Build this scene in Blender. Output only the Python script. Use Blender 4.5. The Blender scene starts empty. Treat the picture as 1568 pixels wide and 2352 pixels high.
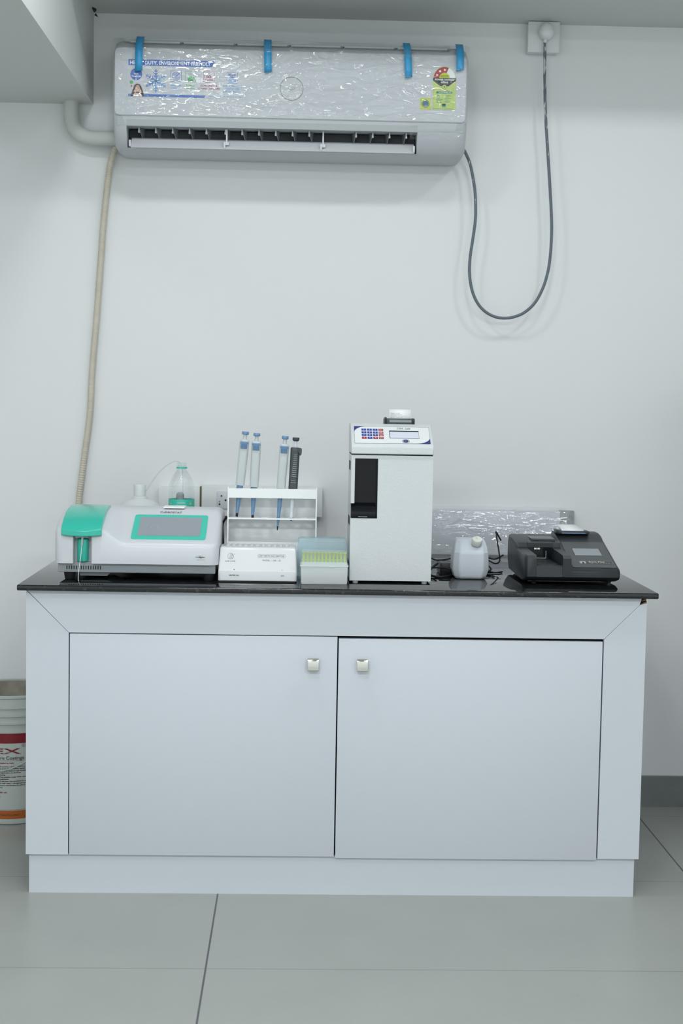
import bpy, bmesh, math, random
from math import pi, sin, cos, radians
from mathutils import Vector, Matrix, noise
random.seed(7)
S = bpy.context.scene
C = S.collection

# ------------------------------------------------------------------ materials
def mat(name, col, rough=.5, metal=0, trans=0, coat=0, spec=.5, noise_amt=0, noise_scale=20, bump=0, bump_scale=200,
        emit=None, alpha=1, sss=0, ior=1.45):
    m = bpy.data.materials.new(name); m.use_nodes = True
    nt = m.node_tree; b = nt.nodes['Principled BSDF']
    def I(k, v): b.inputs[k].default_value = v
    I('Base Color', (*col, 1)); I('Roughness', rough); I('Metallic', metal); I('Transmission Weight', trans)
    I('Coat Weight', coat); I('Coat Roughness', .08); I('Specular IOR Level', spec); I('Alpha', alpha); I('IOR', ior)
    if sss: I('Subsurface Weight', sss); I('Subsurface Radius', (.02, .02, .02)); I('Subsurface Scale', .5)
    if emit: I('Emission Color', (*emit[0], 1)); I('Emission Strength', emit[1])
    tc = nt.nodes.new('ShaderNodeTexCoord')
    if noise_amt:
        n = nt.nodes.new('ShaderNodeTexNoise'); n.inputs['Scale'].default_value = noise_scale; n.inputs['Detail'].default_value = 6
        nt.links.new(tc.outputs['Object'], n.inputs['Vector'])
        mx = nt.nodes.new('ShaderNodeMix'); mx.data_type = 'RGBA'
        mx.inputs['A'].default_value = (*[c*(1-noise_amt) for c in col], 1); mx.inputs['B'].default_value = (*[min(1, c*(1+noise_amt)) for c in col], 1)
        nt.links.new(n.outputs['Fac'], mx.inputs['Factor']); nt.links.new(mx.outputs['Result'], b.inputs['Base Color'])
    if bump:
        n = nt.nodes.new('ShaderNodeTexNoise'); n.inputs['Scale'].default_value = bump_scale; n.inputs['Detail'].default_value = 3
        nt.links.new(tc.outputs['Object'], n.inputs['Vector'])
        bp = nt.nodes.new('ShaderNodeBump'); bp.inputs['Strength'].default_value = bump; bp.inputs['Distance'].default_value = .001
        nt.links.new(n.outputs['Fac'], bp.inputs['Height']); nt.links.new(bp.outputs['Normal'], b.inputs['Normal'])
    return m
def s2l(r, g, b):
    f = lambda c: (c/255/12.92) if c/255 <= .04045 else ((c/255+.055)/1.055)**2.4
    return (f(r), f(g), f(b))
M = {}
M['wall'] = mat('painted_wall', (.80, .815, .815), .42, noise_amt=.012, noise_scale=3, bump=.15, bump_scale=60)
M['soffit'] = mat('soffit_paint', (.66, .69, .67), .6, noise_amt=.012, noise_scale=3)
M['laminate'] = mat('white_laminate', (.60, .63, .68), .32, noise_amt=.01, noise_scale=2)
M['gap'] = mat('dark_gap', (.02, .022, .022), .8)
M['raw_wood'] = mat('raw_plywood', (.20, .13, .06), .8, noise_amt=.6, noise_scale=120)
M['chrome'] = mat('brushed_nickel', (.62, .61, .56), .12, metal=1)
M['ac_white'] = mat('ac_plastic', (.56, .585, .615), .4)
M['ac_trim'] = mat('ac_trim_plastic', (.48, .515, .525), .4)
M['ac_dark'] = mat('ac_cavity', (.03, .035, .04), .6)
M['ac_vane'] = mat('ac_vane', (.20, .22, .24), .45)
M['louver'] = mat('ac_louver', (.66, .68, .71), .3, coat=.2)
M['tape'] = mat('blue_tape', (.045, .35, .66), .35, noise_amt=.08, noise_scale=60)
M['white'] = mat('white_plastic', (.64, .66, .69), .33, coat=.1)
M['white_b'] = mat('bright_white_plastic', (.74, .76, .77), .22, coat=.3)
M['white2'] = mat('offwhite_plastic', (.74, .77, .775), .4)
M['white_tex'] = mat('textured_powder_coat', (.66, .69, .70), .38, bump=.6, bump_scale=420)
M['box_white'] = mat('socket_plastic', (.76, .79, .79), .35)
M['black'] = mat('black_plastic', (.012, .014, .016), .3)
M['black_gloss'] = mat('black_gloss', (.006, .007, .009), .07, spec=.3)
M['black_rub'] = mat('black_rubber', (.012, .012, .013), .55)
M['fax'] = mat('charcoal_casing', (.021, .025, .029), .40, bump=.25, bump_scale=500)
M['fax2'] = mat('charcoal_panel', (.046, .054, .059), .3)
M['grey'] = mat('grey_casing', (.33, .36, .38), .4)
M['lgrey'] = mat('light_grey_casing', (.50, .545, .56), .4)
M['green'] = mat('teal_plastic', (.035, .50, .385), .22, coat=.4)
M['green_flat'] = mat('teal_bezel', (.05, .56, .43), .35)
M['screen'] = mat('grey_screen', (.30, .33, .37), .14)
M['lcd'] = mat('lcd_screen', (.72, .74, .86), .2)
M['lcd_dark'] = mat('lcd_dark', (.26, .30, .32), .12)
M['blue'] = mat('pipette_blue', (.17, .30, .49), .38)
M['grip'] = mat('dark_grey_grip', (.055, .068, .074), .4)
M['pip_white'] = mat('pipette_white', (.56, .60, .60), .35)
M['clear'] = mat('clear_plunger', (.72, .78, .82), .15)
M['acryl'] = mat('white_acrylic', (.88, .90, .90), .12, coat=.3)
M['jerry'] = mat('milky_polyethylene', (.62, .66, .71), .42, sss=.4)
M['cap'] = mat('ivory_cap', (.72, .76, .68), .4)
M['milk'] = mat('milky_bottle', (.66, .69, .70), .35, sss=.3)
M['paper'] = mat('paper', (.88, .90, .90), .7)
M['ink'] = mat('black_ink', (.02, .02, .025), .5)
M['ink_g'] = mat('grey_ink', (.22, .24, .25), .6)
M['hose'] = mat('beige_hose', (.60, .56, .46), .55, noise_amt=.15, noise_scale=30)
M['insul'] = mat('pipe_insulation', (.62, .655, .62), .6, noise_amt=.06, noise_scale=18)
M['navy'] = mat('navy_print', (.035, .04, .22), .3)
M['keyblue'] = mat('key_blue', (.03, .055, .36), .3)
M['keyred'] = mat('key_red', (.42, .03, .05), .3)
M['p_blue'] = mat('print_blue', (.05, .14, .48), .35)
M['p_lblue'] = mat('print_light_blue', (.16, .40, .72), .35)
M['p_green'] = mat('print_green', (.10, .42, .16), .35)
M['p_maroon'] = mat('print_maroon', (.34, .035, .11), .35)
M['p_red'] = mat('print_red', (.42, .03, .05), .35)
M['p_lime'] = mat('print_lime', (.50, .62, .20), .35)
M['p_yel'] = mat('print_yellow', (.56, .64, .05), .35)
M['p_dkgreen'] = mat('print_dark_green', (.03, .26, .20), .35)
M['p_dark'] = mat('print_black', (.03, .035, .035), .35)
M['p_slate'] = mat('print_slate', (.10, .18, .28), .35)
M['p_base'] = mat('sticker_white', (.575, .60, .63), .4)
M['skin'] = mat('print_skin', (.62, .38, .28), .4)
M['skin2'] = mat('print_skin_light', (.70, .50, .40), .4)
M['hair'] = mat('print_hair', (.05, .035, .03), .4)
M['p_white'] = mat('print_white', (.82, .84, .84), .35)
M['tip_y'] = mat('yellow_tip', (.60, .68, .10), .35)
M['bucket'] = mat('bucket_plastic', (.47, .51, .475), .4, noise_amt=.08, noise_scale=12)
M['gold'] = mat('print_gold', (.45, .38, .20), .35)
M['grime'] = mat('brown_grime', (.33, .31, .25), .7, noise_amt=.55, noise_scale=25)
M['b_red'] = mat('bucket_red', (.20, .010, .018), .4)
M['b_orange'] = mat('bucket_orange', (.42, .11, .02), .4)
M['granite_grey'] = mat('grey_metal_plate', (.30, .33, .34), .3, noise_amt=.4, noise_scale=80)
M['pvc_panel'] = mat('pale_panel', (.62, .65, .70), .25)
M['brown'] = mat('brown_edge', (.16, .12, .06), .6)
M['shade_block'] = mat('shade_block_grey', (.08, .085, .09), .4)

def glassy(name, tint, fac_t, rough=.05, bump=0, bscale=20, gcol=(1, 1, 1), diffuse=0):
    """thin clear plastic: transparent + glossy by fresnel (+ a little milky diffuse)"""
    m = bpy.data.materials.new(name); m.use_nodes = True; nt = m.node_tree; nt.nodes.clear()
    N = nt.nodes.new; L = nt.links.new
    out = N('ShaderNodeOutputMaterial'); tr = N('ShaderNodeBsdfTransparent'); gl = N('ShaderNodeBsdfGlossy'); mx = N('ShaderNodeMixShader')
    fr = N('ShaderNodeFresnel'); fr.inputs['IOR'].default_value = fac_t
    tr.inputs['Color'].default_value = (*tint, 1); gl.inputs['Roughness'].default_value = rough; gl.inputs['Color'].default_value = (*gcol, 1)
    mn = N('ShaderNodeMath'); mn.operation = 'MINIMUM'; mn.inputs[1].default_value = .16
    L(fr.outputs[0], mn.inputs[0]); L(mn.outputs[0], mx.inputs[0]); L(tr.outputs[0], mx.inputs[1]); L(gl.outputs[0], mx.inputs[2])
    last = mx
    if diffuse:
        df = N('ShaderNodeBsdfDiffuse'); df.inputs['Color'].default_value = (*gcol, 1)
        m2 = N('ShaderNodeMixShader'); m2.inputs[0].default_value = diffuse
        L(mx.outputs[0], m2.inputs[1]); L(df.outputs[0], m2.inputs[2]); last = m2
    L(last.outputs[0], out.inputs[0])
    if bump:
        tc = N('ShaderNodeTexCoord'); mp = N('ShaderNodeMapping'); mp.inputs['Scale'].default_value = (1, 1, 2.2); mp.inputs['Rotation'].default_value = (0, .5, 0)
        n = N('ShaderNodeTexNoise'); n.inputs['Scale'].default_value = bscale; n.inputs['Detail'].default_value = 2.5; n.inputs['Distortion'].default_value = .8
        bp = N('ShaderNodeBump'); bp.inputs['Strength'].default_value = bump; bp.inputs['Distance'].default_value = .01
        L(tc.outputs['Object'], mp.inputs[0]); L(mp.outputs[0], n.inputs['Vector']); L(n.outputs['Fac'], bp.inputs['Height'])
        L(bp.outputs[0], gl.inputs['Normal']); L(bp.outputs[0], fr.inputs['Normal'])
    return m
M['film'] = glassy('clear_film', (.98, .985, .985), 1.5, .05, bump=.05, bscale=14)
M['film2'] = glassy('clear_film_loose', (.965, .97, .975), 1.6, .05, bump=.25, bscale=20, diffuse=.03)
M['pet'] = glassy('clear_pet', (.96, .975, .975), 1.5, .04, bump=.5, bscale=45, diffuse=.03)
M['tube'] = glassy('clear_tubing', (.86, .89, .91), 1.4, .1, diffuse=.12)
M['tipclear'] = glassy('clear_tip_insert', (.93, .97, .96), 1.35, .15, gcol=(.82, .9, .84), diffuse=.20)
M['bluebox'] = glassy('blue_translucent', (.86, .94, .97), 1.35, .15, gcol=(.70, .84, .89), diffuse=.26)
M['milkbox'] = mat('frosted_polypropylene', (.70, .74, .74), .4, sss=.3)

def granite():
    m = bpy.data.materials.new('black_granite'); m.use_nodes = True; nt = m.node_tree; b = nt.nodes['Principled BSDF']
    N = nt.nodes.new; L = nt.links.new
    tc = N('ShaderNodeTexCoord'); v = N('ShaderNodeTexNoise'); v.inputs['Scale'].default_value = 90; v.inputs['Detail'].default_value = 8
    cr = N('ShaderNodeValToRGB'); cr.color_ramp.elements[0].position = .56; cr.color_ramp.elements[0].color = (.007, .008, .009, 1)
    cr.color_ramp.elements[1].position = .85; cr.color_ramp.elements[1].color = (.07, .073, .07, 1)
    L(tc.outputs['Object'], v.inputs['Vector']); L(v.outputs['Fac'], cr.inputs[0]); L(cr.outputs[0], b.inputs['Base Color'])
    b.inputs['Roughness'].default_value = .05; b.inputs['Specular IOR Level'].default_value = .5; b.inputs['IOR'].default_value = 1.55
    return m
M['granite'] = granite()

def tiles(name='floor_tile'):
    # 1.2 x 0.6 m grey-green tiles, joints at x = -.178 + 1.2k and y = -1.3165 + .6k
    m = bpy.data.materials.new(name); m.use_nodes = True; nt = m.node_tree; b = nt.nodes['Principled BSDF']
    N = nt.nodes.new; L = nt.links.new
    ge = N('ShaderNodeNewGeometry'); sp = N('ShaderNodeSeparateXYZ'); L(ge.outputs['Position'], sp.inputs[0])
    def joint(out, off, size, w):
        a = N('ShaderNodeMath'); a.operation = 'SUBTRACT'; a.inputs[1].default_value = off-size*20; L(out, a.inputs[0])
        mo = N('ShaderNodeMath'); mo.operation = 'MODULO'; mo.inputs[1].default_value = size; L(a.outputs[0], mo.inputs[0])
        lt = N('ShaderNodeMath'); lt.operation = 'LESS_THAN'; lt.inputs[1].default_value = w; L(mo.outputs[0], lt.inputs[0]); return lt
    jx = joint(sp.outputs[0], -.1795, 1.2, .0042); jy = joint(sp.outputs[1], -1.317, .6, .0022)
    n = N('ShaderNodeTexNoise'); n.inputs['Scale'].default_value = 5; n.inputs['Detail'].default_value = 8; L(ge.outputs['Position'], n.inputs['Vector'])
    n2 = N('ShaderNodeTexNoise'); n2.inputs['Scale'].default_value = 60; n2.inputs['Detail'].default_value = 4; L(ge.outputs['Position'], n2.inputs['Vector'])
    c = N('ShaderNodeMix'); c.data_type = 'RGBA'; c.inputs['A'].default_value = (.335, .352, .325, 1); c.inputs['B'].default_value = (.385, .402, .375, 1)
    L(n.outputs['Fac'], c.inputs['Factor'])
    # small brown scuffs
    cr = N('ShaderNodeValToRGB'); cr.color_ramp.elements[0].position = .70; cr.color_ramp.elements[0].color = (0, 0, 0, 1); cr.color_ramp.elements[1].position = .76; cr.color_ramp.elements[1].color = (.5, .5, .5, 1)
    L(n2.outputs['Fac'], cr.inputs[0])
    c1 = N('ShaderNodeMix'); c1.data_type = 'RGBA'; L(cr.outputs[0], c1.inputs['Factor']); L(c.outputs['Result'], c1.inputs['A']); c1.inputs['B'].default_value = (.30, .27, .18, 1)
    c2 = N('ShaderNodeMix'); c2.data_type = 'RGBA'; L(jx.outputs[0], c2.inputs['Factor']); L(c1.outputs['Result'], c2.inputs['A']); c2.inputs['B'].default_value = (.07, .075, .08, 1)
    c3 = N('ShaderNodeMix'); c3.data_type = 'RGBA'; L(jy.outputs[0], c3.inputs['Factor']); L(c2.outputs['Result'], c3.inputs['A']); c3.inputs['B'].default_value = (.15, .16, .15, 1)
    L(c3.outputs['Result'], b.inputs['Base Color'])
    b.inputs['Roughness'].default_value = .32
    return m
M['tiles'] = tiles()
M['skirting'] = mat('skirting_tile', (.20, .215, .215), .3, noise_amt=.15, noise_scale=25)

def wall_back_mat():
    # white paint with a brown unpainted smear low on the left side
    m = bpy.data.materials.new('back_wall_paint'); m.use_nodes = True; nt = m.node_tree; b = nt.nodes['Principled BSDF']
    N = nt.nodes.new; L = nt.links.new
    ge = N('ShaderNodeNewGeometry'); sp = N('ShaderNodeSeparateXYZ'); L(ge.outputs['Position'], sp.inputs[0])
    n = N('ShaderNodeTexNoise'); n.inputs['Scale'].default_value = 16; n.inputs['Detail'].default_value = 5; L(ge.outputs['Position'], n.inputs['Vector'])
    a = N('ShaderNodeMath'); a.operation = 'MULTIPLY_ADD'; a.inputs[1].default_value = .07; a.inputs[2].default_value = .345; L(n.outputs['Fac'], a.inputs[0])
    lt = N('ShaderNodeMapRange'); lt.inputs['From Min'].default_value = -.012; lt.inputs['From Max'].default_value = .006
    su = N('ShaderNodeMath'); su.operation = 'SUBTRACT'; L(a.outputs[0], su.inputs[0]); L(sp.outputs[2], su.inputs[1]); L(su.outputs[0], lt.inputs['Value'])
    lx = N('ShaderNodeMath'); lx.operation = 'LESS_THAN'; lx.inputs[1].default_value = -.6; L(sp.outputs[0], lx.inputs[0])
    mu = N('ShaderNodeMath'); mu.operation = 'MULTIPLY'; L(lt.outputs[0], mu.inputs[0]); L(lx.outputs[0], mu.inputs[1])
    n3 = N('ShaderNodeTexNoise'); n3.inputs['Scale'].default_value = 22; L(ge.outputs['Position'], n3.inputs['Vector'])
    st = N('ShaderNodeMix'); st.data_type = 'RGBA'; st.inputs['A'].default_value = (.24, .215, .15, 1); st.inputs['B'].default_value = (.50, .48, .42, 1); L(n3.outputs['Fac'], st.inputs['Factor'])
    mx = N('ShaderNodeMix'); mx.data_type = 'RGBA'; mx.inputs['A'].default_value = (.80, .815, .815, 1); L(st.outputs['Result'], mx.inputs['B']); L(mu.outputs[0], mx.inputs['Factor'])
    b.inputs['Base Color'].default_value = (.80, .815, .82, 1)
    nb = N('ShaderNodeTexNoise'); nb.inputs['Scale'].default_value = 9; nb.inputs['Detail'].default_value = 4; L(ge.outputs['Position'], nb.inputs['Vector'])
    bp = N('ShaderNodeBump'); bp.inputs['Strength'].default_value = .12; bp.inputs['Distance'].default_value = .01; L(nb.outputs['Fac'], bp.inputs['Height']); L(bp.outputs[0], b.inputs['Normal'])
    b.inputs['Roughness'].default_value = .45
    return m
M['wall_back'] = wall_back_mat()

def painted_cable():
    m = bpy.data.materials.new('paint_flecked_cable'); m.use_nodes = True; nt = m.node_tree; b = nt.nodes['Principled BSDF']
    N = nt.nodes.new; L = nt.links.new
    ge = N('ShaderNodeNewGeometry'); sp = N('ShaderNodeSeparateXYZ'); L(ge.outputs['Position'], sp.inputs[0])
    mp = N('ShaderNodeMapping'); mp.inputs['Scale'].default_value = (160, 160, 30); L(ge.outputs['Position'], mp.inputs[0])
    n = N('ShaderNodeTexNoise'); n.inputs['Scale'].default_value = 1; n.inputs['Detail'].default_value = 5; L(mp.outputs[0], n.inputs['Vector'])
    th = N('ShaderNodeMapRange'); th.inputs['From Min'].default_value = 1.70; th.inputs['From Max'].default_value = 2.0; th.inputs['To Min'].default_value = .80; th.inputs['To Max'].default_value = .50
    L(sp.outputs[2], th.inputs['Value'])
    gt = N('ShaderNodeMath'); gt.operation = 'GREATER_THAN'; L(n.outputs['Fac'], gt.inputs[0]); L(th.outputs[0], gt.inputs[1])
    mx = N('ShaderNodeMix'); mx.data_type = 'RGBA'; mx.inputs['A'].default_value = (.115, .15, .175, 1); mx.inputs['B'].default_value = (.55, .58, .58, 1)
    L(gt.outputs[0], mx.inputs['Factor']); L(mx.outputs['Result'], b.inputs['Base Color']); b.inputs['Roughness'].default_value = .4
    return m
M['cable'] = painted_cable()

# ------------------------------------------------------------------ mesh helpers
class MB:
    def __init__(s): s.bm = bmesh.new(); s.mats = []
    def mi(s, m):
        m = M[m] if isinstance(m, str) else m
        if m not in s.mats: s.mats.append(m)
        return s.mats.index(m)
    def box(s, x0, x1, y0, y1, z0, z1, m, bev=0, seg=2):
        vs = [s.bm.verts.new((x, y, z)) for x in (x0, x1) for y in (y0, y1) for z in (z0, z1)]
        fs = [s.bm.faces.new([vs[i] for i in q]) for q in ((0, 1, 3, 2), (4, 6, 7, 5), (0, 4, 5, 1), (2, 3, 7, 6), (0, 2, 6, 4), (1, 5, 7, 3))]
        k = s.mi(m)
        for f in fs: f.material_index = k
        bmesh.ops.recalc_face_normals(s.bm, faces=fs)
        if bev:
            es = list({e for f in fs for e in f.edges})
            r = bmesh.ops.bevel(s.bm, geom=es, offset=bev, segments=seg, affect='EDGES', profile=.5)
            for f in r['faces']: f.material_index = k
        return s
    def rings(s, rings, m, caps=True, closed=True):
        k = s.mi(m); R = [[s.bm.verts.new(p) for p in r] for r in rings]; n = len(R[0]); fs = []
        for a, b in zip(R, R[1:]):
            for i in range(n if closed else n-1):
                j = (i+1) % n
                try: fs.append(s.bm.faces.new((a[i], a[j], b[j], b[i])))
                except ValueError: pass
        if caps and closed:
            fs.append(s.bm.faces.new(R[0][::-1])); fs.append(s.bm.faces.new(R[-1]))
        for f in fs: f.material_index = k
        if closed: bmesh.ops.recalc_face_normals(s.bm, faces=fs)
        return s
    def lathe(s, cx, cy, prof, m, n=32, caps=True):
        return s.rings([[(cx+r*cos(2*pi*i/n), cy+r*sin(2*pi*i/n), z) for i in range(n)] for r, z in prof], m, caps)
    def prism(s, poly, axis, a, b, m, bev=0):
        """poly: 2-D points; axis 'x': (y,z), 'y': (x,z), 'z': (x,y)"""
        def P(p, t): return {'x': (t, p[0], p[1]), 'y': (p[0], t, p[1]), 'z': (p[0], p[1], t)}[axis]
        k = s.mi(m); A = [s.bm.verts.new(P(p, a)) for p in poly]; B = [s.bm.verts.new(P(p, b)) for p in poly]; n = len(poly)
        fs = [s.bm.faces.new(A[::-1]), s.bm.faces.new(B)] + [s.bm.faces.new((A[i], A[(i+1) % n], B[(i+1) % n], B[i])) for i in range(n)]
        for f in fs: f.material_index = k
        bmesh.ops.recalc_face_normals(s.bm, faces=fs)
        if bev:
            r = bmesh.ops.bevel(s.bm, geom=list({e for f in fs for e in f.edges}), offset=bev, segments=2, affect='EDGES')
            for f in r['faces']: f.material_index = k
        return s
    def tube(s, pts, r, m, n=10, sub=8, ridge=0, ridge_n=0, flat=None):
        P = smooth(pts, sub); rings = []; up = Vector((.13, .9, .31)).normalized()
        L = 0
        for i, p in enumerate(P):
            d = (P[min(i+1, len(P)-1)]-P[max(i-1, 0)]).normalized()
            u = d.cross(up)
            u = u.normalized() if u.length > 1e-4 else Vector((1, 0, 0)); v = d.cross(u).normalized()
            if i: L += (P[i]-P[i-1]).length
            rr = (r(i/(len(P)-1)) if callable(r) else r)
            if ridge: rr += ridge*(1 if int(L/ridge_n) % 2 else -1)
            rings.append([p+u*rr*cos(2*pi*k/n)+v*rr*sin(2*pi*k/n) for k in range(n)])
        return s.rings(rings, m)
    def done(s, name, parent=None, smooth_deg=35, bevel=0):
        me = bpy.data.meshes.new(name)
        if parent:
            r = parent
            while r.parent: r = r.parent
            bmesh.ops.translate(s.bm, verts=s.bm.verts, vec=-r.location)
        s.bm.to_mesh(me); s.bm.free()
        for m in s.mats: me.materials.append(m)
        for p in me.polygons: p.use_smooth = True
        me.set_sharp_from_angle(angle=radians(smooth_deg))
        o = bpy.data.objects.new(name, me); C.objects.link(o)
        if parent: o.parent = parent
        if bevel:
            b = o.modifiers.new('bevel', 'BEVEL'); b.width = bevel; b.segments = 3; b.limit_method = 'ANGLE'; b.angle_limit = radians(30)
            b.harden_normals = False
        return o
def smooth(pts, sub=8):
    P = [Vector(p) for p in pts]
    if len(P) < 3: return [P[0].lerp(P[-1], i/sub) for i in range(sub+1)]
    P = [2*P[0]-P[1]]+P+[2*P[-1]-P[-2]]; out = []
    for i in range(1, len(P)-2):
        a, b, c, d = P[i-1:i+3]
        for k in range(sub):
            t = k/sub
            out.append(.5*((2*b)+(c-a)*t+(2*a-5*b+4*c-d)*t*t+(3*b-a-3*c+d)*t**3))
    return out+[P[-2]]
def thing(name, label, cat, loc, group=None):
    o = bpy.data.objects.new(name, None); o.empty_display_size = .05; C.objects.link(o); o.location = loc
    return tag(o, label, cat, group)
def tag(o, label, cat, group=None):
    o['label'] = label; o['category'] = cat
    if group: o['group'] = group
    return o
def struct(o): o['kind'] = 'structure'; return o
def copy_tree(o, parent=None):
    c = o.copy(); C.objects.link(c)
    if parent: c.parent = parent
    for ch in [x for x in bpy.data.objects if x.parent == o]: copy_tree(ch, c)
    return c
def rrect(x0, x1, y0, y1, r, n=5):
    P = []
    for cx, cy, a in ((x1-r, y1-r, 0), (x0+r, y1-r, 90), (x0+r, y0+r, 180), (x1-r, y0+r, 270)):
        for k in range(n+1): t = radians(a+90*k/n); P.append((cx+r*cos(t), cy+r*sin(t)))
    return P

_txt = {}
def text_geo(body, bold=0, shear=0):
    key = (body, bold, shear)
    if key in _txt: return _txt[key]
    cu = bpy.data.curves.new('t', 'FONT'); cu.body = body; cu.size = 1; cu.offset = bold; cu.shear = shear; cu.resolution_u = 3
    o = bpy.data.objects.new('t', cu); C.objects.link(o)
    dg = bpy.context.evaluated_depsgraph_get(); dg.update()
    me = bpy.data.meshes.new_from_object(o.evaluated_get(dg))
    V = [(v.co.x, v.co.y) for v in me.vertices]; F = [tuple(p.vertices) for p in me.polygons]
    bpy.data.objects.remove(o); bpy.data.curves.remove(cu); bpy.data.meshes.remove(me)
    _txt[key] = (V, F); return V, F
class Print:
    """flat print on a surface; fn maps local (x, y, layer) to a point in the place"""
    def __init__(s, fn): s.fn = fn; s.mb = MB()
    def face(s, pts, m, l=0):
        vs = [s.mb.bm.verts.new(s.fn(x, y, l)) for x, y in pts]
        f = s.mb.bm.faces.new(vs); f.material_index = s.mb.mi(m); f.normal_update(); return s
    def rect(s, x0, y0, x1, y1, m, l=0): return s.face([(x0, y0), (x1, y0), (x1, y1), (x0, y1)], m, l)
    def grid(s, x0, y0, x1, y1, m, l=0, n=12):
        for i in range(n): a = x0+(x1-x0)*i/n; b = x0+(x1-x0)*(i+1)/n; s.rect(a, y0, b, y1, m, l)
        return s
    def circ(s, cx, cy, r, m, l=0, ry=None, n=28, a0=0, a1=360):
        ry = ry or r
        pts = [(cx+r*cos(radians(a0+(a1-a0)*i/n)), cy+ry*sin(radians(a0+(a1-a0)*i/n))) for i in range(n+(a1-a0 < 360))]
        if a1-a0 < 360 and abs(a1-a0-180) > 1: pts.append((cx, cy))
        return s.face(pts, m, l)
    def ring(s, cx, cy, r, w, m, l=0, ry=None, n=32, a0=0, a1=360):
        ry = ry or r; k = ry/r
        for i in range(n):
            a, b = radians(a0+(a1-a0)*i/n), radians(a0+(a1-a0)*(i+1)/n)
            s.face([(cx+(r-w)*cos(a), cy+(r-w)*k*sin(a)), (cx+r*cos(a), cy+r*k*sin(a)), (cx+r*cos(b), cy+r*k*sin(b)), (cx+(r-w)*cos(b), cy+(r-w)*k*sin(b))], m, l)
        return s
    def line(s, x0, y0, x1, y1, w, m, l=0):
        d = Vector((x1-x0, y1-y0)).normalized()*w/2; n = (-d.y, d.x)
        return s.face([(x0+n[0], y0+n[1]), (x1+n[0], y1+n[1]), (x1-n[0], y1-n[1]), (x0-n[0], y0-n[1])], m, l)
    def frame(s, x0, y0, x1, y1, w, m, l=0):
        for a in ((x0, y0, x1, y0), (x0, y1, x1, y1)): s.line(*a, w, m, l)
        for a in ((x0, y0, x0, y1), (x1, y0, x1, y1)): s.line(*a, w, m, l)
        return s
    def text(s, body, x, y, h, m, w=None, al='C', l=1, bold=0, shear=0, flip=1):
        """y = baseline, h = capital height, flip=-1 when local y runs downwards"""
        V, F = text_geo(body, bold, shear)
        x0 = min(v[0] for v in V); x1 = max(v[0] for v in V); sy = h/.73; sx = w/(x1-x0) if w else sy
        W = (x1-x0)*sx; ox = {'C': x-W/2, 'L': x, 'R': x-W}[al]
        vs = [s.mb.bm.verts.new(s.fn(ox+(v[0]-x0)*sx, y+flip*v[1]*sy, l)) for v in V]; k = s.mb.mi(m)
        for f in F:
            try: g = s.mb.bm.faces.new([vs[i] for i in f]); g.material_index = k
            except ValueError: pass
        return s
    def done(s, name, parent): return s.mb.done(name, parent)
def plane_fn(o, u, v, sc=1, lift=.0003, step=.00015):
    o, u, v = Vector(o), Vector(u).normalized(), Vector(v).normalized(); n = u.cross(v)
    return lambda x, y, l: o+u*x*sc+v*y*sc+n*(lift+step*l)

# ------------------------------------------------------------------ the room
def slab(name, x0, x1, y0, y1, z0, z1, m):
    return struct(MB().box(x0, x1, y0, y1, z0, z1, m).done(name))
XL, XR, YF, ZC = -2.6, 2.6, -6.4, 2.62
slab('wall_back', XL, XR, 0, .12, -.05, ZC+.1, 'wall_back')
slab('wall_left', XL-.12, XL, YF, .12, -.05, ZC+.1, 'wall')
slab('wall_right', XR, XR+.12, YF, .12, -.05, ZC+.1, 'wall')
slab('wall_front', XL, XR, YF-.12, YF, -.05, ZC+.1, 'wall')
slab('floor', XL, XR, YF, 0, -.08, 0, 'tiles')
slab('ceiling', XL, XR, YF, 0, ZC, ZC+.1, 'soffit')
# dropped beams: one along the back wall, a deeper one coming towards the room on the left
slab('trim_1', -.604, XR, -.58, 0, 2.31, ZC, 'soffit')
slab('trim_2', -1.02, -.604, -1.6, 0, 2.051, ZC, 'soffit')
# torn hole in the corner where the beams meet
cr = Print(plane_fn((-.603, -.001, 2.31), (1, 0, 0), (0, 0, 1), 1, .0005))
cr.face([(0, -.006), (.012, -.012), (.004, .0)], 'gap', 0); h_ = cr.done('trim_3', None); struct(h_)
hb = MB(); k = hb.mi('gap')
hole = [(-.6025, -.010), (-.596, -.020), (-.590, -.046), (-.594, -.062), (-.600, -.070), (-.6028, -.05)]
hb.bm.faces.new([hb.bm.verts.new((x, y, 2.3094)) for x, y in hole]); struct(hb.done('trim_4'))
# skirting
slab('baseboard_back', -.64+1.4945, XR, -.012, 0, 0, .0935, 'skirting')
slab('baseboard_left', XL, -.642, -.012, 0, 0, .0935, 'skirting')

# ------------------------------------------------------------------ cabinet
G = -.847
cab = thing('cabinet', 'long white laminate base cabinet with two doors under the black countertop', 'cabinet', (.105, -.42, 0))
x0, x1, zt, zb = -.6421, .8525, .7443, .0985
b = MB()
b.box(x0, x0+.016, G+.018, -.004, 0.098, zt, 'laminate'); b.box(x1-.016, x1, G+.018, -.004, 0.098, zt, 'laminate')
b.box(x0+.016, x1-.016, G+.035, G+.04, 0.098, zt, 'gap'); b.box(x0+.016, x1-.016, -.02, -.004, .098, zt, 'laminate')
b.box(x0+.016, x1-.016, G+.04, -.02, .098, .112, 'laminate'); b.done('carcass', cab)
dxl, dxr, dz = -.5405, .7508, .6415
MB().prism([(x0, zb), (dxl, zb), (dxl, dz), (x0, zt-.0012)], 'y', G, G+.018, 'laminate').done('stile', cab)
MB().prism([(x1, zb), (dxr, zb), (dxr, dz), (.8352, .7268), (x1, zt-.0125)], 'y', G, G+.018, 'laminate').done('stile', cab)
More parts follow.
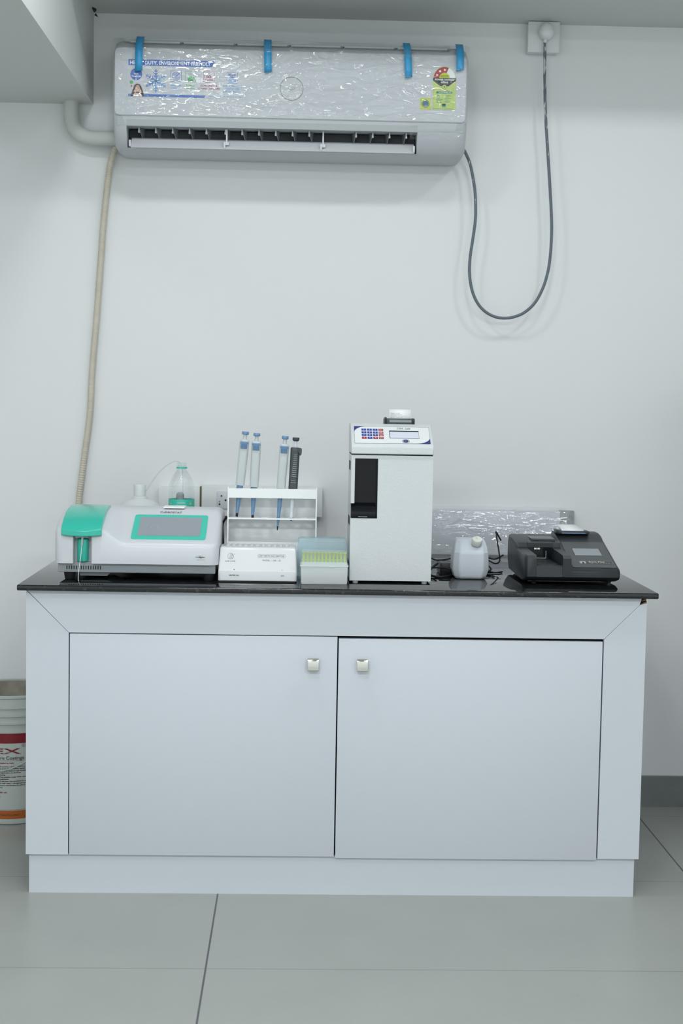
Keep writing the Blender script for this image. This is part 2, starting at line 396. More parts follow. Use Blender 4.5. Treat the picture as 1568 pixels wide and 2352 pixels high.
MB().prism([(x0+.0008, zt), (dxl+.0006, dz+.0006), (dxr-.0006, dz+.0006), (.8347, .7272), (x1-.0125, zt)], 'y', G, G+.018, 'laminate').done('top_rail', cab)
w = MB(); w.prism([(x1-.020, zt-.020), (x1-.0005, zt-.0135), (x1-.0005, zt-.008)], 'y', G+.002, G+.016, 'raw_wood')
w.prism([(x1-.016, zt-.010), (x1-.0005, zt-.007), (x1-.0005, zt-.002)], 'y', G+.006, G+.017, 'raw_wood')
w.box(x1-.028, x1-.0005, G+.012, G+.018, zt-.03, zt, 'gap')
w.done('chipped_corner', cab)['label'] = 'bare brown wood at the chipped corner'
for i, (a, c, lo, hi) in enumerate(((dxl+.0025, .1043, .0985, .6395), (.1075, dxr-.003, .0950, .6355))):
    d = MB().box(a, c, G, G+.018, lo, hi, 'laminate', .0007).done('door', cab)
    kx = (.0466, .165)[i]; kz = .5735
    kb = MB(); kb.box(kx-.006, kx+.006, G-.012, G, kz-.006, kz+.006, 'chrome')
    prof = [(G-.012, kz-.0148), (G-.020, kz-.0148), (G-.0215, kz-.013), (G-.0215, kz+.006), (G-.0205, kz+.0105), (G-.016, kz+.0148), (G-.012, kz+.0152)]
    kb.prism(prof, 'x', kx-.0132, kx+.0132, 'chrome'); kb.done('handle', d, bevel=.0006)['label'] = 'square polished metal handle'
MB().box(x0+.006, x1-.008, G+.012, G+.03, 0, .0975, 'laminate').box(x0+.006, x0+.022, G+.03, -.01, 0, .0975, 'laminate').box(x1-.024, x1-.008, G+.03, -.01, 0, .0975, 'laminate').done('plinth', cab)

H = .7583
top = MB().box(-.661, .8758, -.869, -.001, zt, H, 'granite', .0032, 3).done('countertop')
tag(top, 'thin black polished granite countertop on the white cabinet', 'countertop')

# ------------------------------------------------------------------ air conditioner
ac = thing('air_conditioner', 'white wall mounted split air conditioner still partly wrapped in clear film', 'air conditioner', (-.03, 0, 1.9))
AX0, AX1 = -.523, .459
full = [(-.002, 2.196), (-.150, 2.197), (-.172, 2.194), (-.195, 2.178), (-.2085, 2.168), (-.2085, 1.985), (-.198, 1.952), (-.173, 1.9060), (-.152, 1.8960), (-.10, 1.892), (-.002, 1.897)]
open_ = [(-.002, 2.196), (-.150, 2.197), (-.172, 2.194), (-.195, 2.178), (-.2085, 2.168), (-.2085, 1.985), (-.199, 1.9575), (-.10, 1.962), (-.075, 1.925), (-.173, 1.9015), (-.152, 1.8960), (-.10, 1.892), (-.002, 1.897)]
b = MB()
cy_, cz_ = -.10, 2.045
def inset(poly, t): return [(y+(cy_-y)*t*(1.0 if y < -.01 else 0), z+(cz_-z)*t) for y, z in poly]
def endcap(xa, sgn, poly):
    rr = []
    for t, dx in ((.115, 0), (.06, .004), (.025, .011), (.006, .022), (0, .034)):
        rr.append([(xa+sgn*dx, y, z) for y, z in inset(poly, t)])
    return rr
VX0, VX1 = -.486, .3215
b.rings(endcap(AX0, 1, full)+[[(VX0, y, z) for y, z in full]], 'ac_white')
b.rings([[(x, y, z) for y, z in open_] for x in (VX0, VX1)], 'ac_white')
b.rings([[(VX1, y, z) for y, z in full]]+endcap(AX1, -1, full)[::-1], 'ac_white')
b.done('housing', ac, 40)
# front panel (slightly proud) with rounded outline, grey band under it
b = MB()
pan = rrect(AX0+.006, AX1-.006, 1.984, 2.166, .012)
b.prism([(x, z) for x, z in pan], 'y', -.2125, -.205, 'ac_white', .0012); panel = b.done('front_panel', ac)
b = MB(); b.prism([(-.2075, 1.9835), (-.200, 1.958), (-.196, 1.958), (-.203, 1.9835)], 'x', AX0+.012, AX1-.010, 'ac_trim'); b.done('lower_trim', ac)
b = MB(); b.box(AX0+.03, AX1-.05, -.188, -.150, 2.1885, 2.1985, 'ac_trim', .001)
for i in range(6): x = AX0+.045+i*.148; b.box(x, x+.138, -.199, -.172, 2.1835, 2.1885, 'ac_trim', .0008); b.box(x+.139, x+.142, -.197, -.172, 2.1835, 2.1875, 'ink_g')
b.done('top_grille', ac)
b = MB(); b.box(VX0+.002, VX1-.002, -.135, -.09, 1.912, 1.957, 'ac_dark'); b.done('air_outlet', ac)['label'] = 'dark air outlet slot'
v0 = None
for i in range(17):
    x = VX0+.030+i*.0468+(.006 if i > 5 else 0)+(.008 if i > 11 else 0)
    if v0 is None:
        vb = MB(); vb.prism([(-.182, .026), (-.136, .030), (-.136, -.006), (-.150, -.010), (-.160, .008), (-.178, .018)], 'x', -.0009, .0009, 'ac_vane')
        vb.tube([(-.0, -.183, .026), (0, -.183, .012)], .0016, 'louver', 6, 2)
        vb.box(-.0022, .0022, -.184, -.177, .012, .019, 'ac_trim')
        me_v = vb.done('vane', ac).data; C.objects.unlink(bpy.data.objects['vane']); bpy.data.objects.remove(bpy.data.objects['vane'])
        for q in me_v.vertices: q.co -= -ac.location
        v0 = 1
    o = bpy.data.objects.new('vane', me_v); C.objects.link(o); o.parent = ac
    o.location = (x-ac.location.x, 0-ac.location.y, 1.931-ac.location.z); o.rotation_euler = (0, 0, radians(-14 if i < 12 else 10))
lv = MB().prism([(-.146, 1.928), (-.175, 1.9045), (-.181, 1.9005), (-.1835, 1.9030), (-.160, 1.9255), (-.148, 1.9335)], 'x', VX0+.010, VX1-.006, 'louver').done('louver', ac, bevel=.0006)
for x in (VX0+.008, -.215, .054, VX1-.008):
    h = MB(); h.box(x-.0026, x+.0026, -.185, -.178, 1.904, 1.922, 'louver', .0008)
    if VX0+.02 < x < VX1-.02: h.box(x+.0035, x+.0075, -.178, -.172, 1.915, 1.957, 'louver'); h.box(x-.003, x+.012, -.182, -.173, 1.913, 1.922, 'louver', .001)
    h.done('louver_hinge', ac)
# round badge ring on panel
Y0 = -.2128
pr = Print(plane_fn((0, Y0, 0), (1, 0, 0), (0, 0, 1))); cxb, czb = -.0305, 2.0655
pr.ring(cxb, czb, .0325, .0012, 'ink_g'); pr.ring(cxb, czb, .0310, .0006, 'ac_trim'); pr.circ(cxb, czb+.001, .010, 'ac_trim', ry=.005); pr.done('round_badge', ac)

# promotional sticker: drawn in sticker units u, v (v downwards)
K = .0012035
def ps(x, y): return (x, y-.0185*(x-295))
fn = plane_fn((-.4800, Y0, 2.1355), (1, 0, 0), (0, 0, -1), K)
base = fn
def st(x, y, l):
    p = base(x-295, y-136, 0); p.y = Y0-.0003-.00015*l; return p
P = Print(st)
P.rect(292, 133, 562, 219.5, 'p_base', 0)
P.face([(295, 136.3), (492, 136.3), (486, 150), (295, 150)], 'p_blue', 1)
P.text('HEAVY DUTY, ENVIRONMENT FRIENDLY', 299, 147.2, 8.2, 'p_white', w=184, al='L', l=2, bold=.025, flip=-1)
P.circ(313, 170, 13.5, 'p_blue', 1); P.text('Made', 313, 170.5, 3.4, 'p_white', l=2, bold=.03, flip=-1); P.text('Thoughtfully', 313, 175.6, 3.4, 'p_white', w=22, l=2, bold=.03, flip=-1)
P.circ(302, 188, 4.2, 'p_green', 1); P.circ(302, 196.3, 2, 'p_maroon', 1)
P.face([(295, 214), (472, 214), (469, 219.6), (295, 219.6)], 'p_blue', 1)
P.text('24X7 SMARTCARE SERVICE PROMISE', 478, 217, 2.9, 'p_lblue', w=79, al='L', l=2, bold=.01, flip=-1)
# child's face print
P.face([(301, 219.6), (303, 211), (306, 202), (309, 194), (314, 191), (320, 191.5), (324, 195), (327, 203), (330, 212), (331.5, 219.6)], 'hair', 2)
P.face([(306, 219.6), (309, 213), (324, 213), (327, 219.6)], 'p_white', 3)
P.circ(316.5, 202.5, 5.6, 'skin', 4, ry=7.6)
P.circ(310.8, 208, 2.6, 'skin2', 5, ry=4.0); P.circ(322.4, 208, 2.6, 'skin2', 5, ry=4.0)
P.face([(309.5, 210), (312.8, 211), (315, 219.6), (311, 219.6)], 'skin2', 5); P.face([(323.7, 210), (320.3, 211), (318, 219.6), (322, 219.6)], 'skin2', 5)
P.ring(316.5, 203.8, 2.6, .8, 'p_white', 6, a0=20, a1=160, n=8); P.circ(314.2, 200.6, .7, 'hair', 6, n=8); P.circ(319, 200.6, .7, 'hair', 6, n=8)
# snowflake
for k in range(6):
    a = radians(90+60*k); ux, uy = cos(a), sin(a); cx, cy = 358, 184
    col = 'p_lblue' if k in (4, 5, 0) else 'p_blue'
    P.line(cx, cy, cx+ux*27, cy+uy*27, 1.4, 'p_lblue', 1)
    for t, ln in ((8, 7), (14, 8), (20, 5)):
        for sg in (1, -1):
            b2 = a+sg*radians(50); P.line(cx+ux*t, cy+uy*t, cx+ux*t+cos(b2)*ln, cy+uy*t+sin(b2)*ln, 1.5, col, 2)
    for t in (12, 17, 24): P.circ(cx+ux*t, cy+uy*t, 1.7, col, 3, n=6)
    b2 = a+radians(30); P.face([(cx, cy), (cx+cos(a)*7, cy+sin(a)*7), (cx+cos(b2)*11, cy+sin(b2)*11)], 'p_lblue', 1)
def icon(x0, y0, col): P.frame(x0, y0, x0+24, y0+24, .7, col, 1)
icon(392, 160.2, 'p_blue'); icon(425, 160.5, 'p_green'); icon(467, 160.8, 'p_maroon'); icon(520, 160.5, 'p_blue')
for r in (9.5, 6.8, 4.0): P.ring(404, 172.5, r, 1.1, 'p_blue', 1)
P.circ(404, 172.5, 1.4, 'p_blue', 1); P.line(404, 172.5, 412, 164.5, .9, 'p_blue', 2)
P.circ(437, 177, 7, 'p_green', 1, ry=5); P.face([(443, 173), (447.5, 176.5), (446, 179), (442, 180)], 'p_green', 2)
for lx in (432, 435.5, 439, 441.5): P.rect(lx, 180, lx+1.6, 184, 'p_green', 1)
P.ring(436, 167, 3.4, .5, 'p_green', 1); P.circ(436, 167, .9, 'p_green', 1)
P.text('100', 476, 175, 6.5, 'p_maroon', w=15, l=1, bold=.03, flip=-1); P.text('%', 486.5, 175, 3, 'p_maroon', l=1, flip=-1); P.text('COPPER', 479, 181, 4, 'p_maroon', w=20, l=1, bold=.02, flip=-1)
P.text('BLUE', 532, 168, 4.8, 'p_blue', w=17, l=1, bold=.03, flip=-1); P.text('FIN', 532, 174, 4.6, 'p_blue', w=10, l=1, bold=.03, flip=-1)
P.rect(523, 176, 541, 182.5, 'p_lblue', 1)
for k in range(8): P.line(524+k*2.1, 176.5, 525+k*2.1, 182, .35, 'p_white', 2)
for t, x, y, w_, c_ in (('PRECISE', 404, 195, 24, 'p_lblue'), ('COOLING', 404, 201, 25, 'p_lblue'), ('POWER', 437, 194.5, 20, 'p_green'), ('SAVING', 437, 200.5, 20, 'p_green'),
                        ('CONDENSER &', 479, 194, 38, 'p_maroon'), ('CONNECTING PIPE', 479, 200.5, 50, 'p_maroon'), ('ANTI-CORROSIVE', 532, 193.3, 46, 'p_lblue'),
                        ('CONDENSER', 532, 199.7, 34, 'p_lblue'), ('& EVAPORATOR', 532, 206, 42, 'p_lblue')):
    P.text(t, x, y, 4.1, c_, w=w_, l=1, bold=.02, flip=-1)
P.done('promotional_sticker', ac)['label'] = 'white sticker printed in blue, green and maroon'
# energy rating label
fe = plane_fn((.3605, Y0, 2.1345), (1, 0, 0), (0, 0, -1), K)
def ef(x, y, l): p = fe(x-995, y-155, 0); p.y = Y0-.0003-.00015*l; return p
P = Print(ef)
P.circ(1021.5, 180, 26, 'p_lime', 0, a0=180, a1=360); P.circ(1021.5, 180, 24.8, 'p_white', 1, a0=180, a1=360)
pts = [(1021.5+24.8*cos(radians(a)), 180+24.8*sin(radians(a))) for a in range(180, 293, 8)]; P.face(pts+[(1021.5, 180)], 'p_red', 2)
P.circ(1021.5, 180, 12, 'p_yel', 4, a0=180, a1=360)
for a in (200, 235, 271):
    cx, cy = 1021.5+18.5*cos(radians(a)), 180+18.5*sin(radians(a))
    P.face([(cx+(3.8 if k % 2 == 0 else 1.5)*sin(pi*k/5), cy-(3.8 if k % 2 == 0 else 1.5)*cos(pi*k/5)) for k in range(10)], 'p_white', 3)
P.text('MORE STARS', 1021.5, 175.5, 1.7, 'p_dark', w=17, l=5, bold=.02, flip=-1); P.text('MORE SAVINGS', 1021.5, 178.3, 1.7, 'p_dark', w=19, l=5, bold=.02, flip=-1)
P.rect(995, 180, 1048, 252, 'p_lime', 1)
P.face([(995, 180), (1048, 180), (1048, 186), (1031, 198.5), (1012, 198.5), (995, 186)], 'p_dark', 2)
P.text('POWER SAVINGS', 1021.5, 185.6, 3.8, 'p_white', w=44, l=3, bold=.03, flip=-1); P.text('GUIDE', 1021.5, 191.6, 3.6, 'p_white', w=17, l=3, bold=.03, flip=-1)
P.circ(1021.5, 200, 5.6, 'p_lime', 3); P.ring(1021.5, 200, 5.6, .5, 'p_dark', 4); P.text('3', 1021.5, 202.3, 4.4, 'p_dark', l=4, bold=.03, flip=-1)
P.text('ENERGY CONSUMPTION', 1021.5, 209.4, 1.8, 'p_red', w=28, l=2, flip=-1)
P.rect(1003, 210.5, 1040, 215, 'p_dkgreen', 2); P.text('UNITS', 1013, 214, 2.4, 'p_white', w=10, l=3, flip=-1); P.text('PER YEAR', 1031, 214, 2.4, 'p_white', w=14, l=3, flip=-1)
for k in range(6):
    y = 219.5+k*3.1; P.rect(1004, y, 1004+[9, 12, 8, 14, 11, 13][k], y+.9, 'p_dkgreen', 2); P.rect(1023, y, 1023+[14, 10, 15, 9, 13, 11][k], y+.9, 'p_dkgreen', 2)
P.rect(1017, 238, 1025.5, 242, 'p_dark', 2); P.rect(1017, 242, 1025.5, 246.5, 'p_dkgreen', 2); P.rect(996, 249.5, 1047, 250.1, 'p_dkgreen', 2)
P.done('energy_label', ac)['label'] = 'yellow green energy rating label with red dial'
fq = plane_fn((.3263, Y0, 2.0485), (1, 0, 0), (0, 0, -1), K)
P = Print(lambda x, y, l: Vector((fq(x, y, 0).x, Y0-.0003-.00015*l, fq(x, y, 0).z)))
P.rect(0, 0, 24.5, 25, 'p_yel', 0); P.circ(12.2, 12.5, 9, 'p_slate', 1); P.ring(12.2, 12.5, 7.6, .5, 'p_lime', 2); P.circ(12.2, 11, 3.2, 'p_dkgreen', 2, ry=2); P.text('BEE', 12.2, 19, 2.6, 'p_lime', l=2, flip=-1)
P.done('square_sticker', ac)['label'] = 'small yellow square sticker with a blue grey disc'

# wrinkled clear film over the upper front
def film(xa, xb, pathfn, nx, ny, amp, seed, mk, stretch=1, calm=None):
    b = MB(); k = b.mi(mk); V = []
    for i in range(nx+1):
        u = i/nx; row = []
        x = xa+(xb-xa)*u
        for j in range(ny+1):
            v = j/ny; p, n = pathfn(x, v, u)
            q = Vector((x*1.0, 0, p[2]*1.0)); 
            sx = stretch
            a = noise.noise(Vector((x*8*sx+p[2]*10+p[1]*10+seed, (p[2]-p[1])*30-x*9*sx, seed)))
            c = noise.noise(Vector((x*24*sx-p[2]*20, (p[2]-p[1])*70+x*16*sx, seed+4)))
            d = noise.noise(Vector((x*7*sx, (p[2]-p[1])*9, seed+9)))
            cre = (1-min(1, abs(a)*7))**2*.55+(1-min(1, abs(c)*5))**2*.28*(d > -.1)
            r = .5+a*.42+c*.24+d*.4+cre*.55
            row.append(b.bm.verts.new(Vector(p)+Vector(n)*(amp*max(0, r)*(calm(x) if calm else 1))))
        V.append(row)
    for i in range(nx):
        for j in range(ny): b.bm.faces.new((V[i][j], V[i+1][j], V[i+1][j+1], V[i][j+1])).material_index = k
    return b
FP = [(-.06, 2.202), (-.15, 2.2045), (-.18, 2.199), (-.205, 2.181), (-.2165, 2.168), (-.2165, 2.10), (-.2165, 2.04), (-.2165, 1.985), (-.207, 1.957)]
seg = [0]
for a, c in zip(FP, FP[1:]): seg.append(seg[-1]+math.dist(a, c))
def ac_path(x, v, u):
    end = seg[-2]*1.0
    if x > .30: end = seg[-1]*1.06
    if -.36 < x < -.17: end = seg[-2]*1.01
    s_ = v*end; i = max(k for k in range(len(seg)-1) if seg[k] <= s_+1e-9) if s_ < seg[-1] else len(seg)-2
    t = (s_-seg[i])/(seg[i+1]-seg[i]); y = FP[i][0]+(FP[i+1][0]-FP[i][0])*t; z = FP[i][1]+(FP[i+1][1]-FP[i][1])*t
    e = max(0, (abs(x+.032)-.485)/.02); y += e*e*.05   # folds back round both ends
    return (x, y, z), (0, -1, .15)
film(-.531, .469, ac_path, 640, 200, .0090, 3.1, 'film', 1, lambda x: .30+.70*min(1, max(0, (x+.30)/.14))).done('protective_film', ac, 180)['label'] = 'crinkled clear protective film'
# blue tapes holding the film: over the top edge and down the front
def tape(xt, xb, zend, w, name='tape_strip'):
    b = MB(); k = b.mi('tape'); path = [(-.165, 2.2075), (-.185, 2.2035), (-.209, 2.184), (-.2205, 2.170), (-.2225, 2.15), (-.2235, (2.15+zend)/2), (-.222, zend)]
    L_, R_ = [], []
    for y, z in path:
        t = (2.2075-z)/(2.2075-zend); xc = xt+(xb-xt)*t; j = .002*sin(z*300)*(z < 2.16)
        L_.append((xc-w/2, y+j*.2, z)); R_.append((xc+w/2, y-j*.2, z+(.004 if z == zend else 0)))
    vl = [b.bm.verts.new(p) for p in L_]; vr = [b.bm.verts.new(p) for p in R_]
    for i in range(len(path)-1): b.bm.faces.new((vl[i], vl[i+1], vr[i+1], vr[i])).material_index = k
    o = b.done(name, ac); md = o.modifiers.new('s', 'SOLIDIFY'); md.thickness = .0005; o['label'] = 'blue adhesive tape'; return o
tape(-.4500, -.4510, 2.100, .0205); tape(-.0985, -.0960, 2.1045, .0205); tape(.2860, .2925, 2.0995, .0200); tape(.4335, .4340, 2.1210, .0205)

# pipes, hose, cable, socket
pp = MB(); pp.tube([(-.662, -.034, 2.056), (-.663, -.034, 2.02), (-.657, -.036, 1.985), (-.640, -.038, 1.962), (-.610, -.040, 1.950), (-.575, -.042, 1.948), (-.535, -.045, 1.949), (-.512, -.05, 1.949)], .0215, 'insul', 18, 8, .0003, .006)
tag(pp.done('insulated_pipe', None, 60), 'thick white wrapped refrigerant pipe curving from the beam to the air conditioner', 'pipe')
hz = MB(); hz.tube([(-.512, -.045, 1.945), (-.534, -.036, 1.925), (-.5505, -.028, 1.880), (-.5600, -.02, 1.824), (-.5705, -.018, 1.72), (-.5790, -.016, 1.60), (-.5900, -.016, 1.44), (-.6020, -.016, 1.285), (-.6080, -.016, 1.16), (-.6230, -.016, 1.04), (-.6320, -.016, .966), (-.6390, -.016, .90), (-.6410, -.016, .78)],
                   .0092, 'hose', 12, 40, .0006, .0035)
tag(hz.done('drain_hose', None, 60), 'beige ribbed drain hose hanging down the wall behind the left analyser', 'hose')
sk = thing('wall_socket', 'white square surface socket box high on the wall just under the ceiling beam', 'socket', (.69, 0, 2.27))
MB().box(.6485, .7375, -.032, 0, 2.222, 2.3085, 'box_white', .003).done('back_box', sk)
MB().box(.6470, .7390, -.041, -.031, 2.2205, 2.3085, 'box_white', .0025).done('face_plate', sk)
cbl = thing('air_conditioner_cable', 'grey paint flecked cable looping from the air conditioner up to the high wall socket', 'cable', (.6, -.04, 1.45))
cp = [(.458, -.060, 1.948), (.4720, -.055, 1.929), (.4883, -.05, 1.893), (.5010, -.055, 1.83), (.5050, -.058, 1.78), (.5050, -.060, 1.735), (.4990, -.06, 1.68), (.4930, -.06, 1.635), (.4915, -.06, 1.59), (.4965, -.06, 1.55), (.5075, -.06, 1.516), (.5250, -.06, 1.488), (.5480, -.06, 1.469), (.5750, -.06, 1.458), (.6045, -.06, 1.4565), (.6300, -.06, 1.462),
      (.6550, -.06, 1.474), (.6820, -.06, 1.499), (.7020, -.06, 1.534), (.7160, -.06, 1.575), (.7250, -.06, 1.63), (.7275, -.06, 1.72), (.7200, -.058, 1.83), (.7110, -.055, 1.9355), (.7010, -.055, 2.05), (.6960, -.056, 2.15), (.6935, -.058, 2.247)]
MB().tube(cp, .0044, 'cable', 12, 8).done('cord', cbl)
pg = MB(); rg = []
for t, dy in ((0, 0), (.85, -.006), (1, -.016), (.97, -.024), (.80, -.031), (.45, -.035)):
    t = max(t, .02) if dy else .98
    rg.append([(.6975+.0225*t*cos(2*pi*i/24)*(1 if sin(2*pi*i/24) > -.2 else .96), -.0405+dy, 2.272+(.029 if sin(2*pi*i/24) > 0 else .021)*t*sin(2*pi*i/24)*(1 if True else 1)) for i in range(24)])
pg.rings(rg, 'box_white'); pg.box(.6895, .6985, -.064, -.050, 2.2435, 2.2555, 'box_white', .002); pg.done('plug', cbl, 50)['label'] = 'rounded white plug top'

# ------------------------------------------------------------------ wall boxes behind the counter
def wallbox(xa, xb, z0, z1, d, label):
    t = thing('switch_box', label, 'switch box', ((xa+xb)/2, 0, z0))
    MB().box(xa, xb, -d+.012, -.0005, z0, z1, 'box_white', .003).done('back_box', t)
    MB().box(xa-.001, xb+.001, -d, -d+.0125, z0-.001, z1+.001, 'box_white', .003).done('cover', t); return t
wallbox(-.4025, -.2835, .866, .9475, .048, 'white wall box partly hidden behind the clear bottle')
w2 = wallbox(-.2765, .0755, .866, .9530, .048, 'long white wall box with a three pin socket behind the pipette stand')
pl = MB().box(-.2330, -.1750, -.052, -.047, .886, .938, 'white', .002).done('socket_plate', w2)
P = Print(plane_fn((0, -.0522, 0), (1, 0, 0), (0, 0, 1)))
P.circ(-.2190, .9245, .0026, 'gap', n=14); P.circ(-.2245, .9075, .0018, 'gap', n=14); P.circ(-.2070, .9120, .0030, 'gap', n=14); P.circ(-.2245, .9000, .0028, 'gap', n=14); P.done('socket_holes', pl)
MB().box(-.2830, -.2772, -.040, -.001, .866, .950, 'brown').done('trim_5')
struct(bpy.data.objects['trim_5'])

# ------------------------------------------------------------------ chemistry analyser (left)
ta = thing('chemistry_analyser', 'white low analyser with teal lid and grey touchscreen at the left of the counter', 'analyser', (-.388, -.76, H))
XA, XB = -.5885, -.1885
def prof(h, rec=0, e=0):
    """h: 0 right part, 1 raised left part; rec: recess depth in the front; e: end rounding"""
    zc = .852+.0345*h; yf = -.772
    p = [(-.455, .8015), (yf+rec, .8005), (yf+rec, .806), (yf+rec, zc-.010), (yf+.003+rec*.3, zc-.003), (yf+.009, zc+.002)]
    # sloping face to the top
    A = (yf+.009, zc+.002); B = (-.604, .9235+.004*h)
    for t in (.12, .25, .4, .55, .7, .85): 
        y = A[0]+(B[0]-A[0])*t; lin = A[1]+(B[1]-A[1])*t; arc = A[1]+(B[1]-A[1])*sin(t*pi/2); ccv = lin-.004*sin(t*pi)
        p.append((y, ccv*(1-h)+arc*h))
    p += [(B[0], B[1]-.0008), (B[0]+.02, B[1]+.0005), (-.50, .9245+.002*h), (-.475, .920), (-.462, .905), (-.455, .88)]
    cy, cz = -.58, .80
    return [(y+(cy-y)*e, z+(cz-z)*e*(.9 if z > .81 else 0)) for y, z in p]
def sstep(a, b, x): t = min(1, max(0, (x-a)/(b-a))); return t*t*(3-2*t)
def hx(x): return 1-sstep(-.482, -.415, x)
st_ = []
for dx, e in ((0, .10), (.003, .055), (.008, .025), (.014, .007), (.022, 0)): st_.append((XA+dx, 1, 0, e))
RX0, RX1 = -.5430, -.4965
st_ += [(RX0-.0001, 1, 0, 0), (RX0+.0008, 1, .016, 0), (RX0+.006, 1, .022, 0), (RX1-.006, 1, .022, 0), (RX1-.0008, hx(RX1), .016, 0), (RX1+.0001, hx(RX1), 0, 0)]
for i in range(1, 13): x = -.49+i*.0065; st_.append((x, hx(x), 0, 0))
st_ += [(-.38, 0, 0, 0), (-.30, 0, 0, 0), (-.22, 0, 0, 0)]
for dx, e in ((.022, 0), (.014, .007), (.008, .025), (.003, .055), (0, .10)): st_.append((XB-dx, 0, 0, e))
MB().rings([[(x, y, z) for y, z in prof(h, r, e)] for x, h, r, e in st_], 'white').done('casing', ta, 38)
b = MB(); b.box(RX0+.0008, RX1-.0008, -.7505, -.749, .8012, .870, 'lgrey'); b.box(RX0+.0002, RX0+.0014, -.772, -.75, .8012, .870, 'lgrey'); b.box(RX1-.0014, RX1-.0002, -.772, -.75, .8012, .870, 'lgrey')
b.prism([(-.538, -.772), (-.5015, -.772), (-.504, -.783), (-.5355, -.783)], 'z', .8655, .872, 'grey'); b.done('sampling_recess', ta)['label'] = 'light grey sampling recess'
b = MB(); cx = -.5205
rg = []
for z, r in ((.805, .0128), (.8065, .0137), (.855, .0137), (.859, .0130), (.8615, .010), (.862, .004)): rg.append([(cx+r*cos(2*pi*i/28), -.758+.011*(r/.0137)*sin(2*pi*i/28), z) for i in range(28)])
b.rings(rg, 'green'); b.done('aspirate_key', ta, 50)['label'] = 'teal aspirate key'
b = MB(); b.tube([(-.518, -.780, .872), (-.519, -.779, .862)], .0028, 'grey', 10, 2); b.tube([(-.519, -.779, .862), (-.5198, -.7785, .846)], .0022, 'lgrey', 10, 2)
b.tube([(-.5198, -.7785, .846), (-.523, -.780, .815), (-.5265, -.784, .785), (-.5275, -.785, .7640), (-.5262, -.785, .7592)], .0009, 'clear', 8, 6); b.done('sample_probe', ta)
# teal lid, domed
b = MB(); LX0, LX1 = -.5700, -.4725; rg = []
lp = [(-.778, .8700), (-.7815, .8712), (-.7815, .8855), (-.778, .8895), (-.760, .9005), (-.735, .9125), (-.70, .9235), (-.66, .9300), (-.62, .9325), (-.598, .9320)]
nx = 16
for i in range(nx+1):
    u = i/nx; x = LX0+(LX1-LX0)*u; bulge = 1-(2*u-1)**2; row = []
    for k_, (y, z) in enumerate(lp):
        f = 1 if k_ < 4 else max(0, 1-(k_-3)*.25)
        zz = z+(-.0045*bulge*(1 if k_ in (2, 3) else 0))-.0025*bulge*(k_ < 2)
        row.append((x, y-.006*bulge*f, zz+(.0015*bulge if k_ > 4 else 0)))
    row += [(x, -.598, .918), (x, -.66, .912), (x, -.72, .898), (x, -.765, .870)]
    rg.append(row)
b.rings(rg, 'green'); b.done('lid', ta, 32, bevel=.0012)['label'] = 'domed teal lid'
# screen on the slope
A = Vector((0, -.763, .8545)); B = Vector((0, -.604, .9225)); sv = (B-A).normalized(); sn = Vector((1, 0, 0)).cross(sv)
def onslope(x, t, l): return A+sv*t+Vector((x, 0, 0))+sn*(-.0018+.0004*l)
def scr(poly, th, m, name, parent, l0=0):
    b = MB(); k = b.mi(m); n = len(poly); T = [b.bm.verts.new(onslope(x, t, 0)+sn*(th+l0)) for x, t in poly]; Bq = [b.bm.verts.new(onslope(x, t, 0)+sn*(-.006)) for x, t in poly]
    b.bm.faces.new(T); b.bm.faces.new(Bq[::-1])
    for i in range(n): b.bm.faces.new((T[i], Bq[i], Bq[(i+1) % n], T[(i+1) % n]))
    bmesh.ops.recalc_face_normals(b.bm, faces=b.bm.faces); return b.done(name, parent)
bz = scr(rrect(-.4060, -.2225, .016, .147, .008), .0012, 'green_flat', 'screen_bezel', ta)
scr(rrect(-.3915, -.2370, .034, .132, .001), .0018, 'screen', 'touchscreen', bz)
P = Print(lambda x, y, l: onslope(x, y, 0)+sn*.0022); P.ring(-.352, .076, .009, .0009, 'lgrey', ry=.010); P.done('smudge_mark', bz)
P = Print(lambda x, y, l: onslope(x, y, 0)+sn*.0022)
P.text('TURBOSTAT', -.318, .157, .0062, 'ink', w=.056, bold=.01); P.line(-.346, .154, -.292, .154, .0006, 'ink'); P.done('top_lettering', ta)
P = Print(plane_fn((0, -.7726, 0), (1, 0, 0), (0, 0, 1)))
P.text('CPC', -.2445, .8190, .0022, 'p_dkgreen', al='L', bold=.03); P.text('Diagnostics', -.2380, .8190, .0024, 'ink', w=.0165, al='L', bold=.03)
P.text('smart', -.2330, .8222, .0018, 'ink', bold=.02); P.line(-.2310, .8165, -.2265, .8245, .0005, 'ink'); P.line(-.2340, .8225, -.2310, .8165, .0005, 'ink'); P.text('Quality with Care', -.2320, .8130, .0012, 'ink', w=.019, bold=.01)
P.done('maker_lettering', ta)
# grey chassis, vents, feet
MB().box(-.5815, -.1965, -.757, -.465, .7772, .8035, 'grey', .002).done('chassis', ta)
b = MB()
for i in range(15): x = -.5605+i*.00585; b.box(x, x+.0022, -.7578, -.756, .7845, .7935, 'gap')
b.done('vent_slots', ta)
b = MB(); b.prism([(-.532, .7775), (-.4530, .7775), (-.464, .7668), (-.5300, .7668)], 'y', -.735, -.60, 'grey'); b.done('under_tray', ta)
for fx, fy in ((-.5545, -.742), (-.2135, -.742), (-.5545, -.49), (-.2135, -.49)):
    MB().lathe(fx, fy, [(.0105, H+.0003), (.0118, H+.002), (.0150, .7775)], 'black_rub', 20).done('foot', ta)
MB().lathe(-.425, -.66, [(.009, .7700), (.0125, .7725), (.0125, .7775)], 'black_rub', 18).done('foot', ta)
